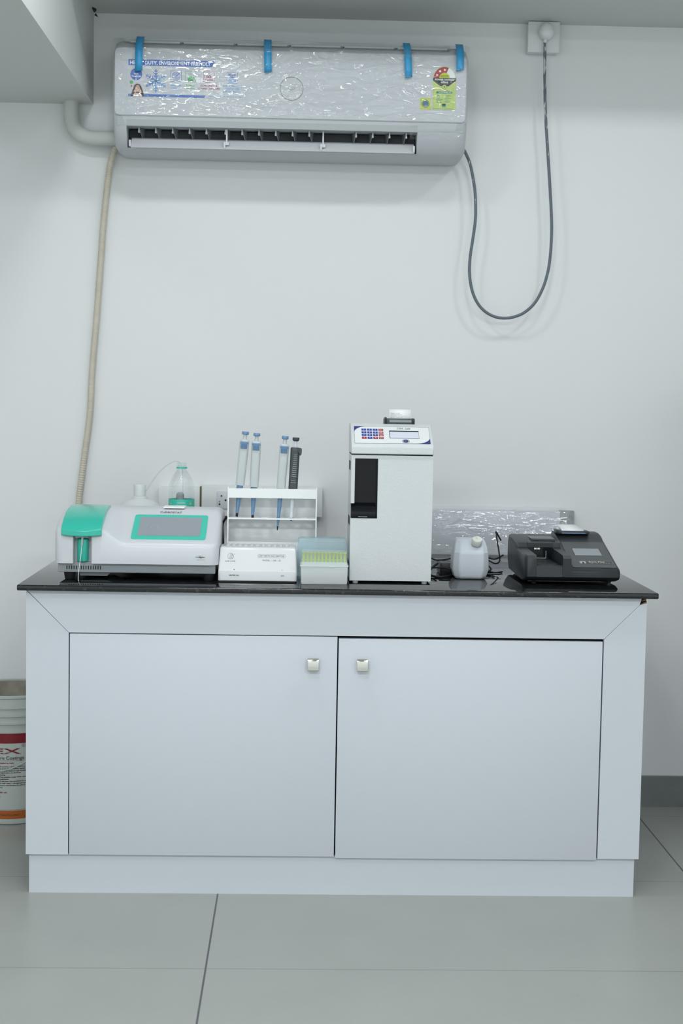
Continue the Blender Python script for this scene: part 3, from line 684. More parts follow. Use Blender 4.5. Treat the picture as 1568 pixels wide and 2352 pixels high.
# paper slip on top
b = MB(); k = b.mi('paper'); vs = [b.bm.verts.new(p) for p in ((-.3390, -.590, .9262), (-.2855, -.590, .9252), (-.2850, -.545, .9278), (-.3360, -.545, .9282))]; b.bm.faces.new(vs).material_index = k
b.box(-.3385, -.2860, -.600, -.548, .9262, .9300, 'paper')
tag(b.done('paper_pad'), 'small white paper pad on top of the teal lidded analyser', 'paper')

# ------------------------------------------------------------------ bottles
pb = thing('plastic_bottle', 'clear open plastic bottle with teal label behind the left analyser', 'bottle', (-.3120, -.355, H))
px_, py_ = -.3120, -.355
bp_ = [(.026, H+.0005), (.032, H+.003), (.034, H+.012), (.0345, .80), (.0335, .815), (.0345, .83), (.0345, .905), (.0350, .925), (.0343, .944), (.0350, .952), (.0325, .965), (.0340, .970), (.0300, .984), (.0245, .997), (.0175, 1.008), (.0130, 1.014), (.0122, 1.021), (.0122, 1.0345)]
MB().lathe(px_, py_, bp_, 'pet', 40, caps=False).done('body', pb, 60)
b = MB(); b.lathe(px_, py_, [(.0128, 1.0170), (.0150, 1.0175), (.0150, 1.0210), (.0128, 1.0215)], 'green_flat', 28); b.done('neck_ring', pb)['label'] = 'teal cap ring on the neck'
b = MB(); b.lathe(px_, py_, [(.0125, 1.0245), (.0138, 1.0253), (.0125, 1.0262)], 'pet', 24, False); b.lathe(px_, py_, [(.0125, 1.029), (.0138, 1.030), (.0125, 1.031)], 'pet', 24, False); b.done('thread', pb)
b = MB(); b.lathe(px_, py_, [(.0352, .885), (.0354, .887), (.0354, .9335), (.0352, .9345)], 'green_flat', 40, False); b.done('bottle_label', pb)['label'] = 'teal printed bottle label'
P = Print(lambda x, y, l: Vector((px_+(.0357+.0001*l)*sin(x/.0355), py_-(.0357+.0001*l)*cos(x/.0355), y)))
P.text('PURIFIED', .002, .9235, .0040, 'p_white', w=.022); P.text('DRINKING WATER', .004, .9170, .0028, 'p_white', w=.028); P.circ(.029, .9235, .0035, 'p_lime', ry=.0042, n=12); P.circ(-.030, .922, .003, 'p_lime', n=12); P.done('label_print', pb)
MB().lathe(px_-.004, py_, [(.010, .926), (.0115, .930), (.0105, .948), (.006, .9530)], 'granite_grey', 16).done('weight', pb)['label'] = 'grey weight inside the bottle'
MB().tube([(x*1.015, -.355, z) for x, z in ((-.402, .953), (-.385, .982), (-.362, 1.012), (-.338, 1.031), (-.321, 1.036), (-.309, 1.029), (-.3055, 1.00), (-.304, .95), (-.305, .90))], .0014, 'tube', 8, 8).done('siphon_tube')
tag(bpy.data.objects['siphon_tube'], 'thin clear tube arching from the white bottle into the clear bottle', 'tube')
wb = thing('white_bottle', 'milky white round bottle with ribbed cap behind the teal lid', 'bottle', (-.4260, -.345, H))
MB().lathe(-.4260, -.345, [(.052, H+.0005), (.056, H+.004), (.057, .80), (.057, .905), (.052, .917), (.040, .926), (.024, .931), (.0215, .935)], 'milk', 40).done('body', wb, 50)
b = MB(); b.lathe(-.4260, -.345, [(.0215, .934), (.0215, .938), (.0170, .940), (.0168, .969), (.0155, .9715), (.004, .972)], 'milk', 36); b.lathe(-.4260, -.345, [(.0215, .9345), (.0222, .936), (.0215, .9375)], 'cap', 30); b.done('cap', wb, 40)

# ------------------------------------------------------------------ pipette stand
rk = thing('pipette_stand', 'white acrylic stand holding the four pipettes', 'pipette stand', (-.06, -.58, H))
RXL, RXR, RF, RB = -.1745, .0525, -.622, -.545
for x in (RXL, RXR-.003): MB().prism([(RF-.006, H+.0004), (RB, H+.0004), (RB, .9845), (RF, .9845)], 'x', x, x+.003, 'acryl').done('side_panel', rk)
MB().box(RXL+.003, RXR-.003, RB-.003, RB, H+.0004, .962, 'acryl').done('back_panel', rk)
MB().box(RXL+.003, RXR-.003, RF, RF+.003, .9575, .9815, 'acryl').done('front_rail', rk)
b = MB(); xs = [-.1475, -.1115, -.079, -.0425, -.0115, .0225]; z0, z1 = .9785, .9815
x = RXL+.003
for s_ in xs: b.box(x, s_-.007, RF+.003, -.585, z0, z1, 'acryl'); x = s_+.007
b.box(x, RXR-.003, RF+.003, -.585, z0, z1, 'acryl'); b.box(RXL+.003, RXR-.003, -.585, RB, z0, z1, 'acryl'); b.done('top_shelf', rk)
b = MB(); x = RXL+.003
for s_ in xs: b.box(x, s_-.010, RF+.001, -.588, .9035, .9065, 'acryl'); x = s_+.006
b.box(x, RXR-.003, RF+.001, -.588, .9035, .9065, 'acryl'); b.box(RXL+.003, RXR-.003, RF-.002, RF+.001, .9030, .9070, 'acryl'); b.box(RXL+.003, RXR-.003, -.588, RB-.003, .9035, .9065, 'acryl'); b.done('middle_shelf', rk)
MB().box(RXL+.003, RXR-.003, RF-.004, RB-.003, H+.0004, H+.0035, 'acryl').box(RXL+.003, RXR-.003, RF-.0005, RF+.002, .80, .8455, 'acryl').done('base_tray', rk)

def sect(w, d, z, x=0, r=.35, n=5):
    q = rrect(-w/2, w/2, -d/2, d/2, min(w, d)*r, n); return [(a+x, c, z) for a, c in q]
def make_pipette(label, dark=False):
    """local frame: z = 0 where the handle rests on the stand"""
    t = thing('pipette', label, 'pipette', (0, 0, 0), None)
    if not dark:
        MB().rings([sect(.0215, .020, .004), sect(.0225, .021, .008), sect(.0245, .022, .112), sect(.0245, .0215, .117), sect(.020, .018, .121)], 'pip_white').done('handle', t, 40)
        b = MB(); b.box(-.0085, .0085, -.0135, -.010, .098, .111, 'blue', .001); b.rings([sect(.020, .010, .110, r=.4), sect(.0215, .012, .1125, r=.4), sect(.019, .011, .1165, r=.4)], 'blue')
        for v in b.bm.verts:
            if v.co.z >= .1099 and v.co.y > -.0136: v.co.y -= .0065
        b.done('ejector_button', t, 40)['label'] = 'blue ejector button'
        MB().lathe(0, 0, [(.0052, .119), (.0050, .1345)], 'pip_white', 20).done('plunger', t)
        b = MB(); b.lathe(0, 0, [(.0078, .134), (.0088, .1353), (.0088, .1408), (.0080, .142)], 'blue', 28); b.done('plunger_cap', t, 40)['label'] = 'blue plunger cap'
        MB().lathe(0, 0, [(.0078, -.010), (.0080, .004)], 'blue', 24).done('collar', t)['label'] = 'blue collar'
        MB().lathe(0, 0, [(.0038, -.067), (.0042, -.062), (.0058, -.030), (.0060, -.010)], 'blue', 24).done('stem', t)['label'] = 'blue stem'
        MB().lathe(0, 0, [(.0032, -.0765), (.0034, -.067)], 'black', 16).done('tip_cone', t)['label'] = 'black tip cone'
    else:
        b = MB(); b.rings([sect(.0235, .021, .000), sect(.0235, .021, .045), sect(.0240, .022, .104), sect(.0240, .022, .110), sect(.021, .019, .1125)], 'grip')
        for i in range(14): z = .022+i*.0050+(.006 if i > 1 else 0); b.box(-.0065+i*.0003, .0060, -.0114, -.0098, z, z+.0012, 'grey', .0003)
        b.done('handle', t, 40)['label'] = 'dark grey ribbed handle'
        b = MB(); b.prism([(.004, .112), (.0155, .1118), (.0170, .108), (.0168, .098), (.0150, .0925), (.0118, .0925), (.0105, .098), (.006, .106)], 'y', -.0125, .007, 'grip', .001); b.done('finger_rest', t, 40)
        MB().lathe(0, 0, [(.0042, .1125), (.0042, .128), (.0052, .1300)], 'clear', 20).done('plunger', t)
        b = MB(); b.lathe(0, 0, [(.0062, .1285), (.0085, .1310), (.0088, .1320), (.0088, .1372), (.0080, .1380)], 'grip', 28); b.done('plunger_cap', t, 40)
        MB().lathe(0, 0, [(.0048, -.068), (.0058, -.012), (.0075, 0)], 'clear', 20).done('stem', t)['label'] = 'pale translucent stem'
        MB().lathe(0, 0, [(.0026, -.0755), (.0030, -.068)], 'black', 16).done('tip_cone', t)
    return t
GP = 'pipettes in the white stand'
def put(p, x, z, lean, label):
    p.location = (x, -.602, z); p.rotation_euler = (radians(-1.5), radians(lean), 0); p['label'] = label; p['group'] = GP
pa = make_pipette('x')
pc = copy_tree(pa); pd = copy_tree(pa)
put(pa, -.1448, .9840, 5.2, 'leftmost grey pipette with blue cap, standing highest in the stand')
put(pc, -.1085, .9800, 2.2, 'grey and blue pipette standing second from the left in the stand')
put(pd, -.0405, .9740, 4.0, 'grey and blue pipette right beside the dark grey one')
pe = make_pipette('x', True); put(pe, -.0095, .9745, 2.6, 'dark grey ribbed pipette, rightmost in the stand')
# third pipette has a longer, sharper tip
for o in list(bpy.data.objects):
    if o.parent == pd and o.name.startswith(('stem', 'tip_cone')): bpy.data.objects.remove(o)
def loc_part(name, prof_, m, parent, lab):
    b = MB(); b.lathe(0, 0, prof_, m, 20); me = bpy.data.meshes.new(name); b.bm.to_mesh(me); b.bm.free(); me.materials.append(M[m])
    for p in me.polygons: p.use_smooth = True
    me.set_sharp_from_angle(angle=radians(40)); o = bpy.data.objects.new(name, me); C.objects.link(o); o.parent = parent; o['label'] = lab
loc_part('stem', [(.0022, -.0895), (.0034, -.074), (.0050, -.045), (.0060, -.010)], 'blue', pd, 'blue stem')
loc_part('tip_cone', [(.0011, -.1000), (.0021, -.0895)], 'black', pd, 'black pointed tip')

# ------------------------------------------------------------------ dry bath incubator
db = thing('dry_bath_incubator', 'low white dry bath incubator in front of the pipette stand', 'incubator', (-.092, -.72, H))
bx0, bx1 = -.1890, .0035
def bprof(e=0):
    p = [(-.655, .7625), (-.768, .7625), (-.7690, .7645), (-.7675, .7870), (-.7625, .7930), (-.7440, .8360), (-.7400, .8410), (-.7340, .8430), (-.665, .8440), (-.657, .840)]
    return [(y+(-.71-y)*e, z+(.7625-z)*e*.5) for y, z in p]
rr = []
for dx, e, q in ((0, .06, .0), (.002, .02, 0), (.006, 0, 0)): rr.append((bx0, dx, e))
R_ = []
for sgn, base_ in ((1, bx0), (-1, bx1)):
    S_ = []
    for dx, e in ((0, .07), (.002, .025), (.006, 0)):
        S_.append([(base_+sgn*(dx+max(0, (z-.787))*.055), y, z) for y, z in bprof(e)])
    R_ += S_ if sgn == 1 else S_[::-1]
MB().rings(R_, 'white_b').done('casing', db, 40, bevel=.0008)
MB().box(bx0+.003, bx1-.003, -.765, -.66, H+.0003, .7627, 'black_rub').done('rubber_base', db)
b = MB()
for i in range(11):
    x = bx0+.022+i*.0145
    for y in (-.718, -.69): b.lathe(x, y, [(.0055, .8435), (.0058, .8462), (.0040, .8468), (.0038, .8440)], 'white', 16, True)
b.done('tube_wells', db)
n1 = Vector((0, -.7625, .7930)); n2 = Vector((0, -.7440, .8360))
P = Print(plane_fn((0, n1.y, n1.z), (1, 0, 0), n2-n1, 1, .0007))
P.ring(-.1595, .0310, .0078, .0005, 'ink_g', 1)
for dx in (-.0030, -.0005, .0020): P.line(-.1625+dx+.002, .0250, -.1580+dx+.002, .0372, .0005, 'ink_g', 1)
P.line(-.1580, .0262, -.1535, .0262, .0005, 'ink_g', 1); P.line(-.1560, .0370, -.1525, .0272, .0005, 'ink_g', 1)
P.text('®', -.1495, .0352, .0024, 'ink_g'); P.text('LAB LINE', -.1600, .0168, .0034, 'ink_g', w=.025, shear=.1); P.done('round_logo', db)
P = Print(plane_fn((0, n1.y, n1.z), (1, 0, 0), n2-n1, 1, .0007))
x_0, x_1, zc_ = -.0935, -.0235, .0325
P.ring(x_0+.0045, zc_, .0045, .0004, 'ink_g', 1, a0=90, a1=270, n=12); P.ring(x_1-.0045, zc_, .0045, .0004, 'ink_g', 1, a0=-90, a1=90, n=12)
P.line(x_0+.0045, zc_+.0043, x_1-.0045, zc_+.0043, .0004, 'ink_g', 1); P.line(x_0+.0045, zc_-.0043, x_1-.0045, zc_-.0043, .0004, 'ink_g', 1)
P.text('DRY BATH INCUBATOR', -.0585, .0302, .0050, 'ink_g', w=.062); P.text('MODEL :- DBI - 22', -.0588, .0195, .0040, 'ink_g', w=.045)
P.done('front_lettering', db)
P = Print(plane_fn((0, -.7690, 0), (1, 0, 0), (0, 0, 1), 1, .0004))
P.text('HEATER ON', -.1505, .7755, .0028, 'ink', w=.024, bold=.03); P.done('heater_lettering', db)
P = Print(plane_fn((0, -.7690, 0), (1, 0, 0), (0, 0, 1), 1, .0004)); P.text("37°C", -.0310, .7750, .0028, 'ink', w=.008, bold=.02); P.done('temperature_lettering', db)
MB().lathe(-.1500, -.7645, [(.0012, .788), (.0015, .7895), (.0012, .791)], 'ink', 12).done('indicator_lamp', db)['label'] = 'dark indicator lamp'
MB().lathe(-.0325, -.7645, [(.0010, .788), (.0013, .7895), (.0010, .791)], 'p_green', 12).done('indicator_lamp', db)['label'] = 'small green indicator lamp'

# ------------------------------------------------------------------ tip boxes
tb = thing('tip_box', 'frosted box of yellow pipette tips between the incubator and the tall analyser', 'tip box', (.0705, -.74, H))
b = MB(); b.rings([[(x, y, z) for x, y in rrect(a, c, f, g_, .003)] for a, c, f, g_, z in ((.0150, .1265, -.780, -.706, H+.0004), (.0140, .1275, -.781, -.705, H+.003), (.0132, .1285, -.783, -.703, .8015), (.0115, .1300, -.7845, -.7015, .8020), (.0115, .1300, -.7845, -.7015, .8050), (.0140, .1275, -.782, -.704, .8052))], 'milkbox'); b.done('base', tb)
b = MB(); b.rings([[(x, y, z) for x, y in rrect(a, c, f, g_, .003)] for a, c, f, g_, z in ((.0140, .1275, -.782, -.704, .8052), (.0150, .1265, -.781, -.705, .8150), (.0150, .1265, -.781, -.705, .8360))], 'tipclear', caps=False)
b.done('clear_insert', tb)['label'] = 'clear insert'
b = MB(); b.box(.0155, .1260, -.7800, -.706, .8345, .8362, 'tipclear'); b.box(.0150, .1265, -.780, -.704, .8052, .8130, 'milkbox'); b.done('tip_rack', tb)
t0 = None
for i in range(12):
    lab = 'yellow pipette tip in the front row of the frosted tip box'
    if t0 is None:
        mt = MB(); mt.lathe(0, 0, [(.0027, -.0235), (.0031, -.008), (.0034, 0), (.0038, .0005), (.0038, .0030)], 'tip_y', 14); t0 = mt.done('pipette_tip', None, 50); o = t0
    else: o = t0.copy(); C.objects.link(o)
    o.location = (.0205+i*.00912, -.7735, .8335); tag(o, lab, 'pipette tip', 'yellow tips in the front row of the tip box')
bb = thing('blue_box', 'pale blue translucent box standing behind the yellow tip box', 'box', (.067, -.667, H))
b = MB(); b.rings([[(x, y, z) for x, y in rrect(a, c, f, g_, .004)] for a, c, f, g_, z in ((.0080, .1265, -.694, -.640, H+.0004), (.0055, .1285, -.697, -.636, H+.004), (.0050, .1290, -.698, -.634, .840), (.0065, .1275, -.697, -.636, .8590), (.0090, .1250, -.694, -.640, .8625))], 'bluebox'); b.done('body', bb)
b = MB(); b.rings([[(x, y, z) for x, y in rrect(.0060, .1280, -.6975, -.635, .004)] for z in (.8560, .8575)], 'tipclear', caps=False); b.done('rim', bb)

# ------------------------------------------------------------------ tall electrolyte analyser
ea = thing('electrolyte_analyser', 'tall white boxy analyser with number keypad and black sampling bay', 'analyser', (.235, -.66, H))
ex0, ex1, yf, yb, z0, z1 = .1340, .3355, -.747, -.560, .7650, 1.0755
sx0, sx1, sz0, sz1, nz = .1428, .1996, .9195, 1.0672, .9565
b = MB()
front = [(sx1, z0), (ex1, z0), (ex1, z1), (ex0, z1), (ex0, nz), (sx0-.001, nz), (sx0, nz+.001), (sx0, sz1-.001), (sx0+.001, sz1), (sx1-.001, sz1), (sx1, sz1-.001), (sx1, sz0), (ex0, sz0), (ex0, z0)]
b.prism(front, 'y', yf, -.712, 'white_tex'); b.box(ex0, ex1, -.712, yb, z0, z1, 'white_tex'); b.done('casing', ea)
b = MB(); b.box(sx0-.0005, sx1, -.7125, -.711, nz, sz1, 'black_gloss'); b.box(ex0+.0005, sx1, -.7125, -.711, sz0, nz, 'black_gloss')
b.box(sx0+.0001, sx0+.0018, yf+.002, -.711, nz, sz1, 'black_gloss'); b.box(sx1-.0018, sx1-.0001, yf+.002, -.711, sz0, sz1, 'black_gloss'); b.box(sx0, sx1, yf+.002, -.711, sz1-.002, sz1-.0002, 'black_gloss'); b.box(ex0+.001, sx1, yf+.002, -.711, sz0+.0002, sz0+.0015, 'black_gloss')
b.done('sampling_bay', ea)['label'] = 'black recessed sampling bay'
b = MB(); pr_ = [(-.7475, .9215), (-.7485, .9245), (-.7485, .9400), (-.7440, .9480), (-.7360, .9545), (-.725, .9565), (-.7125, .9565), (-.7125, .9215)]
b.prism(pr_, 'x', ex0+.0008, sx1-.004, 'black_gloss'); b.box(.1525, .1750, -.7492, -.7483, .9225, .9238, 'lgrey')
b.done('probe_flap', ea, bevel=.0008)['label'] = 'glossy black probe flap'
b = MB()
for (za, zb_) in ((1.035, 1.058), (.897, .919), (.785, .806)): MB().box(ex0-.0004, ex0+.001, -.69, -.60, za, zb_, 'gap').done('side_vent', ea)
hd = MB(); hp = [(-.752, 1.0785), (-.752, 1.0960), (-.7495, 1.1000), (-.6560, 1.1500), (-.6500, 1.1515), (-.560, 1.1515), (-.560, 1.0785)]
hd.prism(hp, 'x', ex0-.0008, ex1+.0005, 'white_tex'); head = hd.done('head', ea, bevel=.0022)
MB().box(ex0+.001, ex1-.001, -.746, yb, 1.0750, 1.0790, 'gap').done('head_seam', ea)
qa = Vector((0, -.7495, 1.1000)); qb = Vector((0, -.6560, 1.1500)); L_ = (qb-qa).length
pf = plane_fn((ex0, qa.y, qa.z), (1, 0, 0), qb-qa, 1, .0008, .0002)
# drawn with u = px offset, v measured up the slope
su = (ex1-ex0)/185.0
def pv(x, y, l):  # photograph-like units: x 0..185, y 0 (front edge) .. 52 (top edge)
    return pf(x*su, y/50.5*L_, l)
P = Print(pv)
P.rect(7, 4.5, 178.5, 44.5, 'p_white', 0); P.frame(7, 4.5, 178.5, 44.5, .45, 'ink_g', 1)
c1 = [(7, 44.5), (7, 30)]+[(7+(1-cos(t))*30, 30+14.5*sin(t)) for t in [pi/2*k/8 for k in range(1, 9)]]
P.face(c1, 'navy', 2)
c2 = [(178.5, 4.5), (178.5, 19)]+[(178.5-(1-cos(t))*34, 19-14.5*sin(t)) for t in [pi/2*k/8 for k in range(1, 9)]]
P.face(c2, 'navy', 2)
P.text('CKK  Lyte', 121, 38.5, 4.2, 'ink', w=30, l=2, shear=.2)
P.circ(123, 10.2, 6.0, 'navy', 2, ry=3.2); P.ring(123, 10.2, 8.4, .8, 'navy', 2, ry=4.3); P.text('CKK', 123, 9.2, 1.8, 'lgrey', l=3)
cpn = P.done('control_panel', ea); cpn['label'] = 'control panel overlay with navy corners'
P = Print(pv); P.rect(87, 16.5, 154.5, 35, 'gap', 2); P.rect(88.3, 16.8, 154, 32.3, 'lcd', 3); P.done('display', cpn)['label'] = 'pale display window'
keys = ['1', '2', '3', 'ESC', '4', '5', '6', 'ENTER', '7', '8', '9', 'CLEAR', 'Y', '0', 'N', 'MENU']
for i, kx in enumerate(keys):
    c_, r_ = i % 4, i//4; x = 29+c_*13; y = 36.2-r_*6.5; red = c_ == 3 or kx in 'YN'
    P = Print(pv); P.rect(x-5.4, y-2.3, x+5.4, y+2.3, 'keyred' if red else 'keyblue', 3)
    P.text(kx, x, y-1.3, 2.7 if len(kx) == 1 else 1.5, 'p_white', w=None if len(kx) == 1 else 7, l=5, bold=.04); P.done('key', cpn)
b = MB(); b.box(.2185, .2960, -.645, -.600, 1.1500, 1.1655, 'grip', .002); b.box(.2200, .2245, -.648, -.60, 1.152, 1.1685, 'black', .001); b.box(.2900, .2945, -.648, -.60, 1.152, 1.1665, 'black', .001); b.box(.232, .287, -.6462, -.6445, 1.156, 1.162, 'lcd_dark')
b.done('printer', ea)['label'] = 'small dark thermal printer'
pps = MB(); k = pps.mi('paper'); pth = [(-.632, 1.160), (-.630, 1.170), (-.628, 1.180), (-.624, 1.1885)]
va = [pps.bm.verts.new((.2320, y, z)) for y, z in pth]; vb_ = [pps.bm.verts.new((.2868, y, z)) for y, z in pth]
for i in range(3): pps.bm.faces.new((va[i], vb_[i], vb_[i+1], va[i+1])).material_index = k
po = pps.done('paper_strip', ea, 80); md = po.modifiers.new('s', 'SOLIDIFY'); md.thickness = .0002; po['label'] = 'white printed paper strip'
P = Print(plane_fn((.2325, -.6318, 1.165), (1, 0, 0), (0, .17, 1), 1, .0008))
P.text('CKK LYTE', .003, .0125, .0028, 'ink_g', w=.023, al='L'); P.text('ELECTROLYTE ANALYSER', .003, .0093, .0015, 'ink_g', w=.029, al='L'); P.text('SYSTEM READY FOR SAMPLE RUN', .003, .0060, .0015, 'ink_g', w=.040, al='L'); P.text('Na   K   10:25 AM', .003, .0025, .0017, 'ink_g', w=.030, al='L'); P.done('strip_print', po)
for fx, fy in ((.149, -.735), (.320, -.735), (.149, -.575), (.320, -.575)): MB().lathe(fx, fy, [(.0068, H+.0003), (.0075, .7652)], 'lgrey', 20).done('foot', ea)

# ------------------------------------------------------------------ jerrycan
jc = thing('jerrycan', 'milky white square jerrycan with ivory cap right of the tall analyser', 'jerrycan', (.4475, -.605, H))
jcx, jcy = .4480, -.600
def jsec(w, d, z, r=.010, dx=0, dy=0): return [(jcx+dx+x, jcy+dy+y, z) for x, y in rrect(-w/2, w/2, -d/2, d/2, r, 1)]
b = MB(); b.rings([jsec(.070, .070, H+.0004, .012), jsec(.082, .084, H+.006, .014), jsec(.0945, .092, .784, .0165), jsec(.0920, .0915, .806, .0160), jsec(.0885, .090, .8270, .0155, dx=.0005), jsec(.0840, .079, .8390, .014, dx=.001, dy=.004), jsec(.0790, .066, .8500, .013, dx=.001, dy=.009), jsec(.0720, .056, .8580, .011, dx=.001, dy=.012), jsec(.060, .044, .8605, .009, dx=.001, dy=.013)], 'jerry'); b.done('body', jc, 22, bevel=.0035)
b = MB(); rg = []
ax = Vector((.06, -.50, .86)).normalized(); o_ = Vector((.4615, -.6290, .8480)); u_ = ax.cross(Vector((1, 0, 0))).normalized(); v_ = ax.cross(u_)
for r, t in ((.0118, 0), (.0130, .001), (.0132, .0155), (.0122, .0172), (.003, .0178)): rg.append([o_+ax*t+u_*r*cos(2*pi*i/30)*(1+.015*(i % 2))+v_*r*sin(2*pi*i/30)*(1+.015*(i % 2)) for i in range(30)])
b.rings(rg, 'cap'); b.done('cap', jc, 50)['label'] = 'ivory screw cap'
MB().tube([(.336, -.64, .880), (.36, -.635, .8795), (.40, -.628, .8770), (.435, -.625, .8740), (.452, -.626, .8710), (.4600, -.6375, .8690), (.4612, -.6385, .8620)], .0011, 'tube', 8, 8).done('waste_tube')
tag(bpy.data.objects['waste_tube'], 'thin clear waste tube from the tall analyser into the jerrycan cap', 'tube')

# ------------------------------------------------------------------ wrapped panel, adapter, cables
wp = thing('wrapped_panel', 'pale panel in crinkled clear film against the wall behind the jerrycan', 'panel', (.60, -.03, H))
b = MB(); b.box(.345, .790, -.024, -.002, H+.0004, .8920, 'pvc_panel', .002); b.done('panel', wp)
b = MB(); b.box(.782, .8235, -.028, -.002, H+.0004, .8945, 'granite_grey', .0015); b.done('end_plate', wp)['label'] = 'bare grey end plate'
WP = [(-.004, .8985), (-.022, .8975), (-.036, .888), (-.040, .86), (-.045, .82), (-.06, .785), (-.09, .765), (-.15, .7605), (-.26, .7600)]
sg2 = [0]
for a, c in zip(WP, WP[1:]): sg2.append(sg2[-1]+math.dist(a, c))
def wp_path(x, v, u):
    s_ = v*sg2[-1]*.9999; i = max(k for k in range(len(sg2)-1) if sg2[k] <= s_+1e-9); t = (s_-sg2[i])/(sg2[i+1]-sg2[i])
    y = WP[i][0]+(WP[i+1][0]-WP[i][0])*t; z = WP[i][1]+(WP[i+1][1]-WP[i][1])*t
    fl = 1 if z < .775 else 0
    return (x, y, z), ((0, -.5, .85) if not fl else (0, 0, 1))
film(.340, .800, wp_path, 300, 170, .009, 8.3, 'film2', .45).done('plastic_wrap', wp, 180)['label'] = 'crinkled clear plastic wrap'
b = MB(); b.box(.3770, .4400, -.560, -.46, H+.0004, .7920, 'black', .004); tag(b.done('power_adapter'), 'black power adapter box behind the jerrycan', 'power adapter')
def cable(pts, r, label, m='black_rub', name='power_cable'):
    o = MB().tube(pts, r, m, 8, 10).done(name, None, 60); return tag(o, label, 'cable')
cable([(.345, -.50, .805), (.37, -.50, .793), (.40, -.50, .795), (.43, -.50, .803), (.47, -.47, .800), (.51, -.45, .796), (.535, -.45, .7925), (.560, -.42, .80)], .0022, 'black cable arching over the power adapter behind the jerrycan')
cable([(.33, -.53, .762), (.355, -.54, .775), (.37, -.56, .790), (.355, -.58, .782), (.345, -.60, .768), (.365, -.615, .7615), (.392, -.60, .7620), (.43, -.53, .763)], .0026, 'black cable coiled on the counter beside the tall analyser')
cable([(.325, -.49, .766), (.36, -.50, .772), (.385, -.575, .780), (.41, -.58, .776), (.44, -.50, .770), (.49, -.50, .768), (.52, -.52, .764)], .0024, 'black cable passing low in front of the power adapter')
cable([(.33, -.60, .7612), (.37, -.60, .7612), (.41, -.55, .7612), (.47, -.53, .7612), (.505, -.555, .7612), (.515, -.585, .7612)], .0018, 'thin black lead lying flat under the jerrycan edge')
cable([(.556, -.40, .838), (.548, -.405, .850), (.5405, -.41, .862), (.5420, -.42, .845), (.5470, -.43, .81), (.5480, -.44, .786), (.535, -.45, .780), (.515, -.45, .789), (.500, -.45, .792), (.488, -.46, .785)], .0021, 'black lead sticking up beside the black analyser')
cable([(.490, -.48, .770), (.512, -.475, .776), (.520, -.48, .767), (.505, -.49, .7615), (.530, -.50, .7612), (.55, -.48, .7612)], .0022, 'short black cable loop between the jerrycan and black analyser')
cable([(-.178, -.58, .905), (-.1845, -.575, .895), (-.1895, -.57, .88), (-.1870, -.57, .83), (-.1845, -.575, .775), (-.182, -.58, .7612), (-.180, -.56, .7612)], .0028, 'dark lead hanging between the left analyser and pipette stand')

# ------------------------------------------------------------------ black strip reader
sf = thing('strip_reader', 'black desktop analyser with sloping console at the right end of the counter', 'analyser', (.69, -.58, H))
F0, F1 = .5700, .8100
def fp(kind):
    back = [(-.425, .846), (-.422, .80), (-.45, .768)]
    head_ = [(-.70, .7655), (-.735, .7735), (-.7430, .7800)]
    if kind == 'arm': mid = [(-.7430, .8260), (-.7370, .8330), (-.700, .8345), (-.600, .8360), (-.5880, .8400), (-.5830, .8500), (-.570, .8530), (-.500, .8590), (-.438, .8600)]
    elif kind == 'bay': mid = [(-.7400, .8060), (-.7360, .8085), (-.700, .8050), (-.600, .8030), (-.5885, .8030), (-.5880, .8500), (-.575, .8530), (-.500, .8590), (-.438, .8600)]
    else: mid = [(-.7430, .7925), (-.7370, .7985), (-.700, .8070), (-.600, .8330), (-.550, .8455), (-.505, .8570), (-.485, .8650), (-.460, .8690), (-.432, .8690)]
    return head_+mid+back
ST = [(F0+.004, 'arm', .03), (F0+.0005, 'arm', .012), (F0, 'arm', 0)]
def ins(p, e): return [(y+(-.58-y)*e, z+(.79-z)*e) for y, z in p]
b = MB()
def fr(x, k, e=0): return [(x, y, z) for y, z in ins(fp(k), e)]
b.rings([fr(F0-.0, 'arm', .07), fr(F0+.003, 'arm', .022), fr(F0+.008, 'arm', 0), fr(.5985, 'arm'), fr(.5990, 'bay'), fr(.6640, 'bay'), fr(.6645, 'arm'), fr(.6850, 'arm'), fr(.6875, 'con'), fr(F1-.008, 'con', 0), fr(F1-.003, 'con', .022), fr(F1, 'con', .07)], 'fax')
b.done('casing', sf, 40)
b = MB(); b.box(.6000, .6630, -.5895, -.5878, .8035, .8390, 'black_gloss'); b.box(.6040, .6460, -.5925, -.5895, .8105, .8118, 'lgrey'); b.box(.6460, .6474, -.5925, -.5895, .8105, .830, 'grey')
b.box(.6160, .6225, -.5905, -.5895, .8335, .8375, 'p_white'); b.box(.6245, .6310, -.5905, -.5895, .8335, .8375, 'p_white')
b.done('strip_bay', sf)['label'] = 'glossy black strip loading bay'
MB().prism([(.604, -.715), (.659, -.715), (.659, -.592), (.604, -.592)], 'z', .8040, .8085, 'black').done('strip_tray', sf, bevel=.001)
MB().box(.612, .674, -.565, -.455, .8545, .8592, 'fax2').done('top_recess', sf)
c_a = Vector((0, -.7370, .7985)); c_b = Vector((0, -.505, .8570)); cf = plane_fn((.6875, c_a.y, c_a.z), (1, 0, 0), c_b-c_a, 1, .0009, .0002)
P = Print(cf); P.face([(x, y) for x, y in rrect(.006, .116, .014, .205, .006)], 'fax2', 0); P.done('console_overlay', sf)
P = Print(cf); P.rect(.0255, .100, .0965, .158, 'black_gloss', 1); P.rect(.0268, .101, .0955, .1545, 'lcd_dark', 2); P.done('display', sf)['label'] = 'grey display screen'
P = Print(cf); P.rect(.028, .040, .112, .060, 'black', 1); P.frame(.028, .040, .112, .060, .0008, 'grey', 2); P.rect(.0300, .043, .0440, .058, 'lgrey', 2); P.rect(.0345, .043, .0400, .0535, 'black', 3)
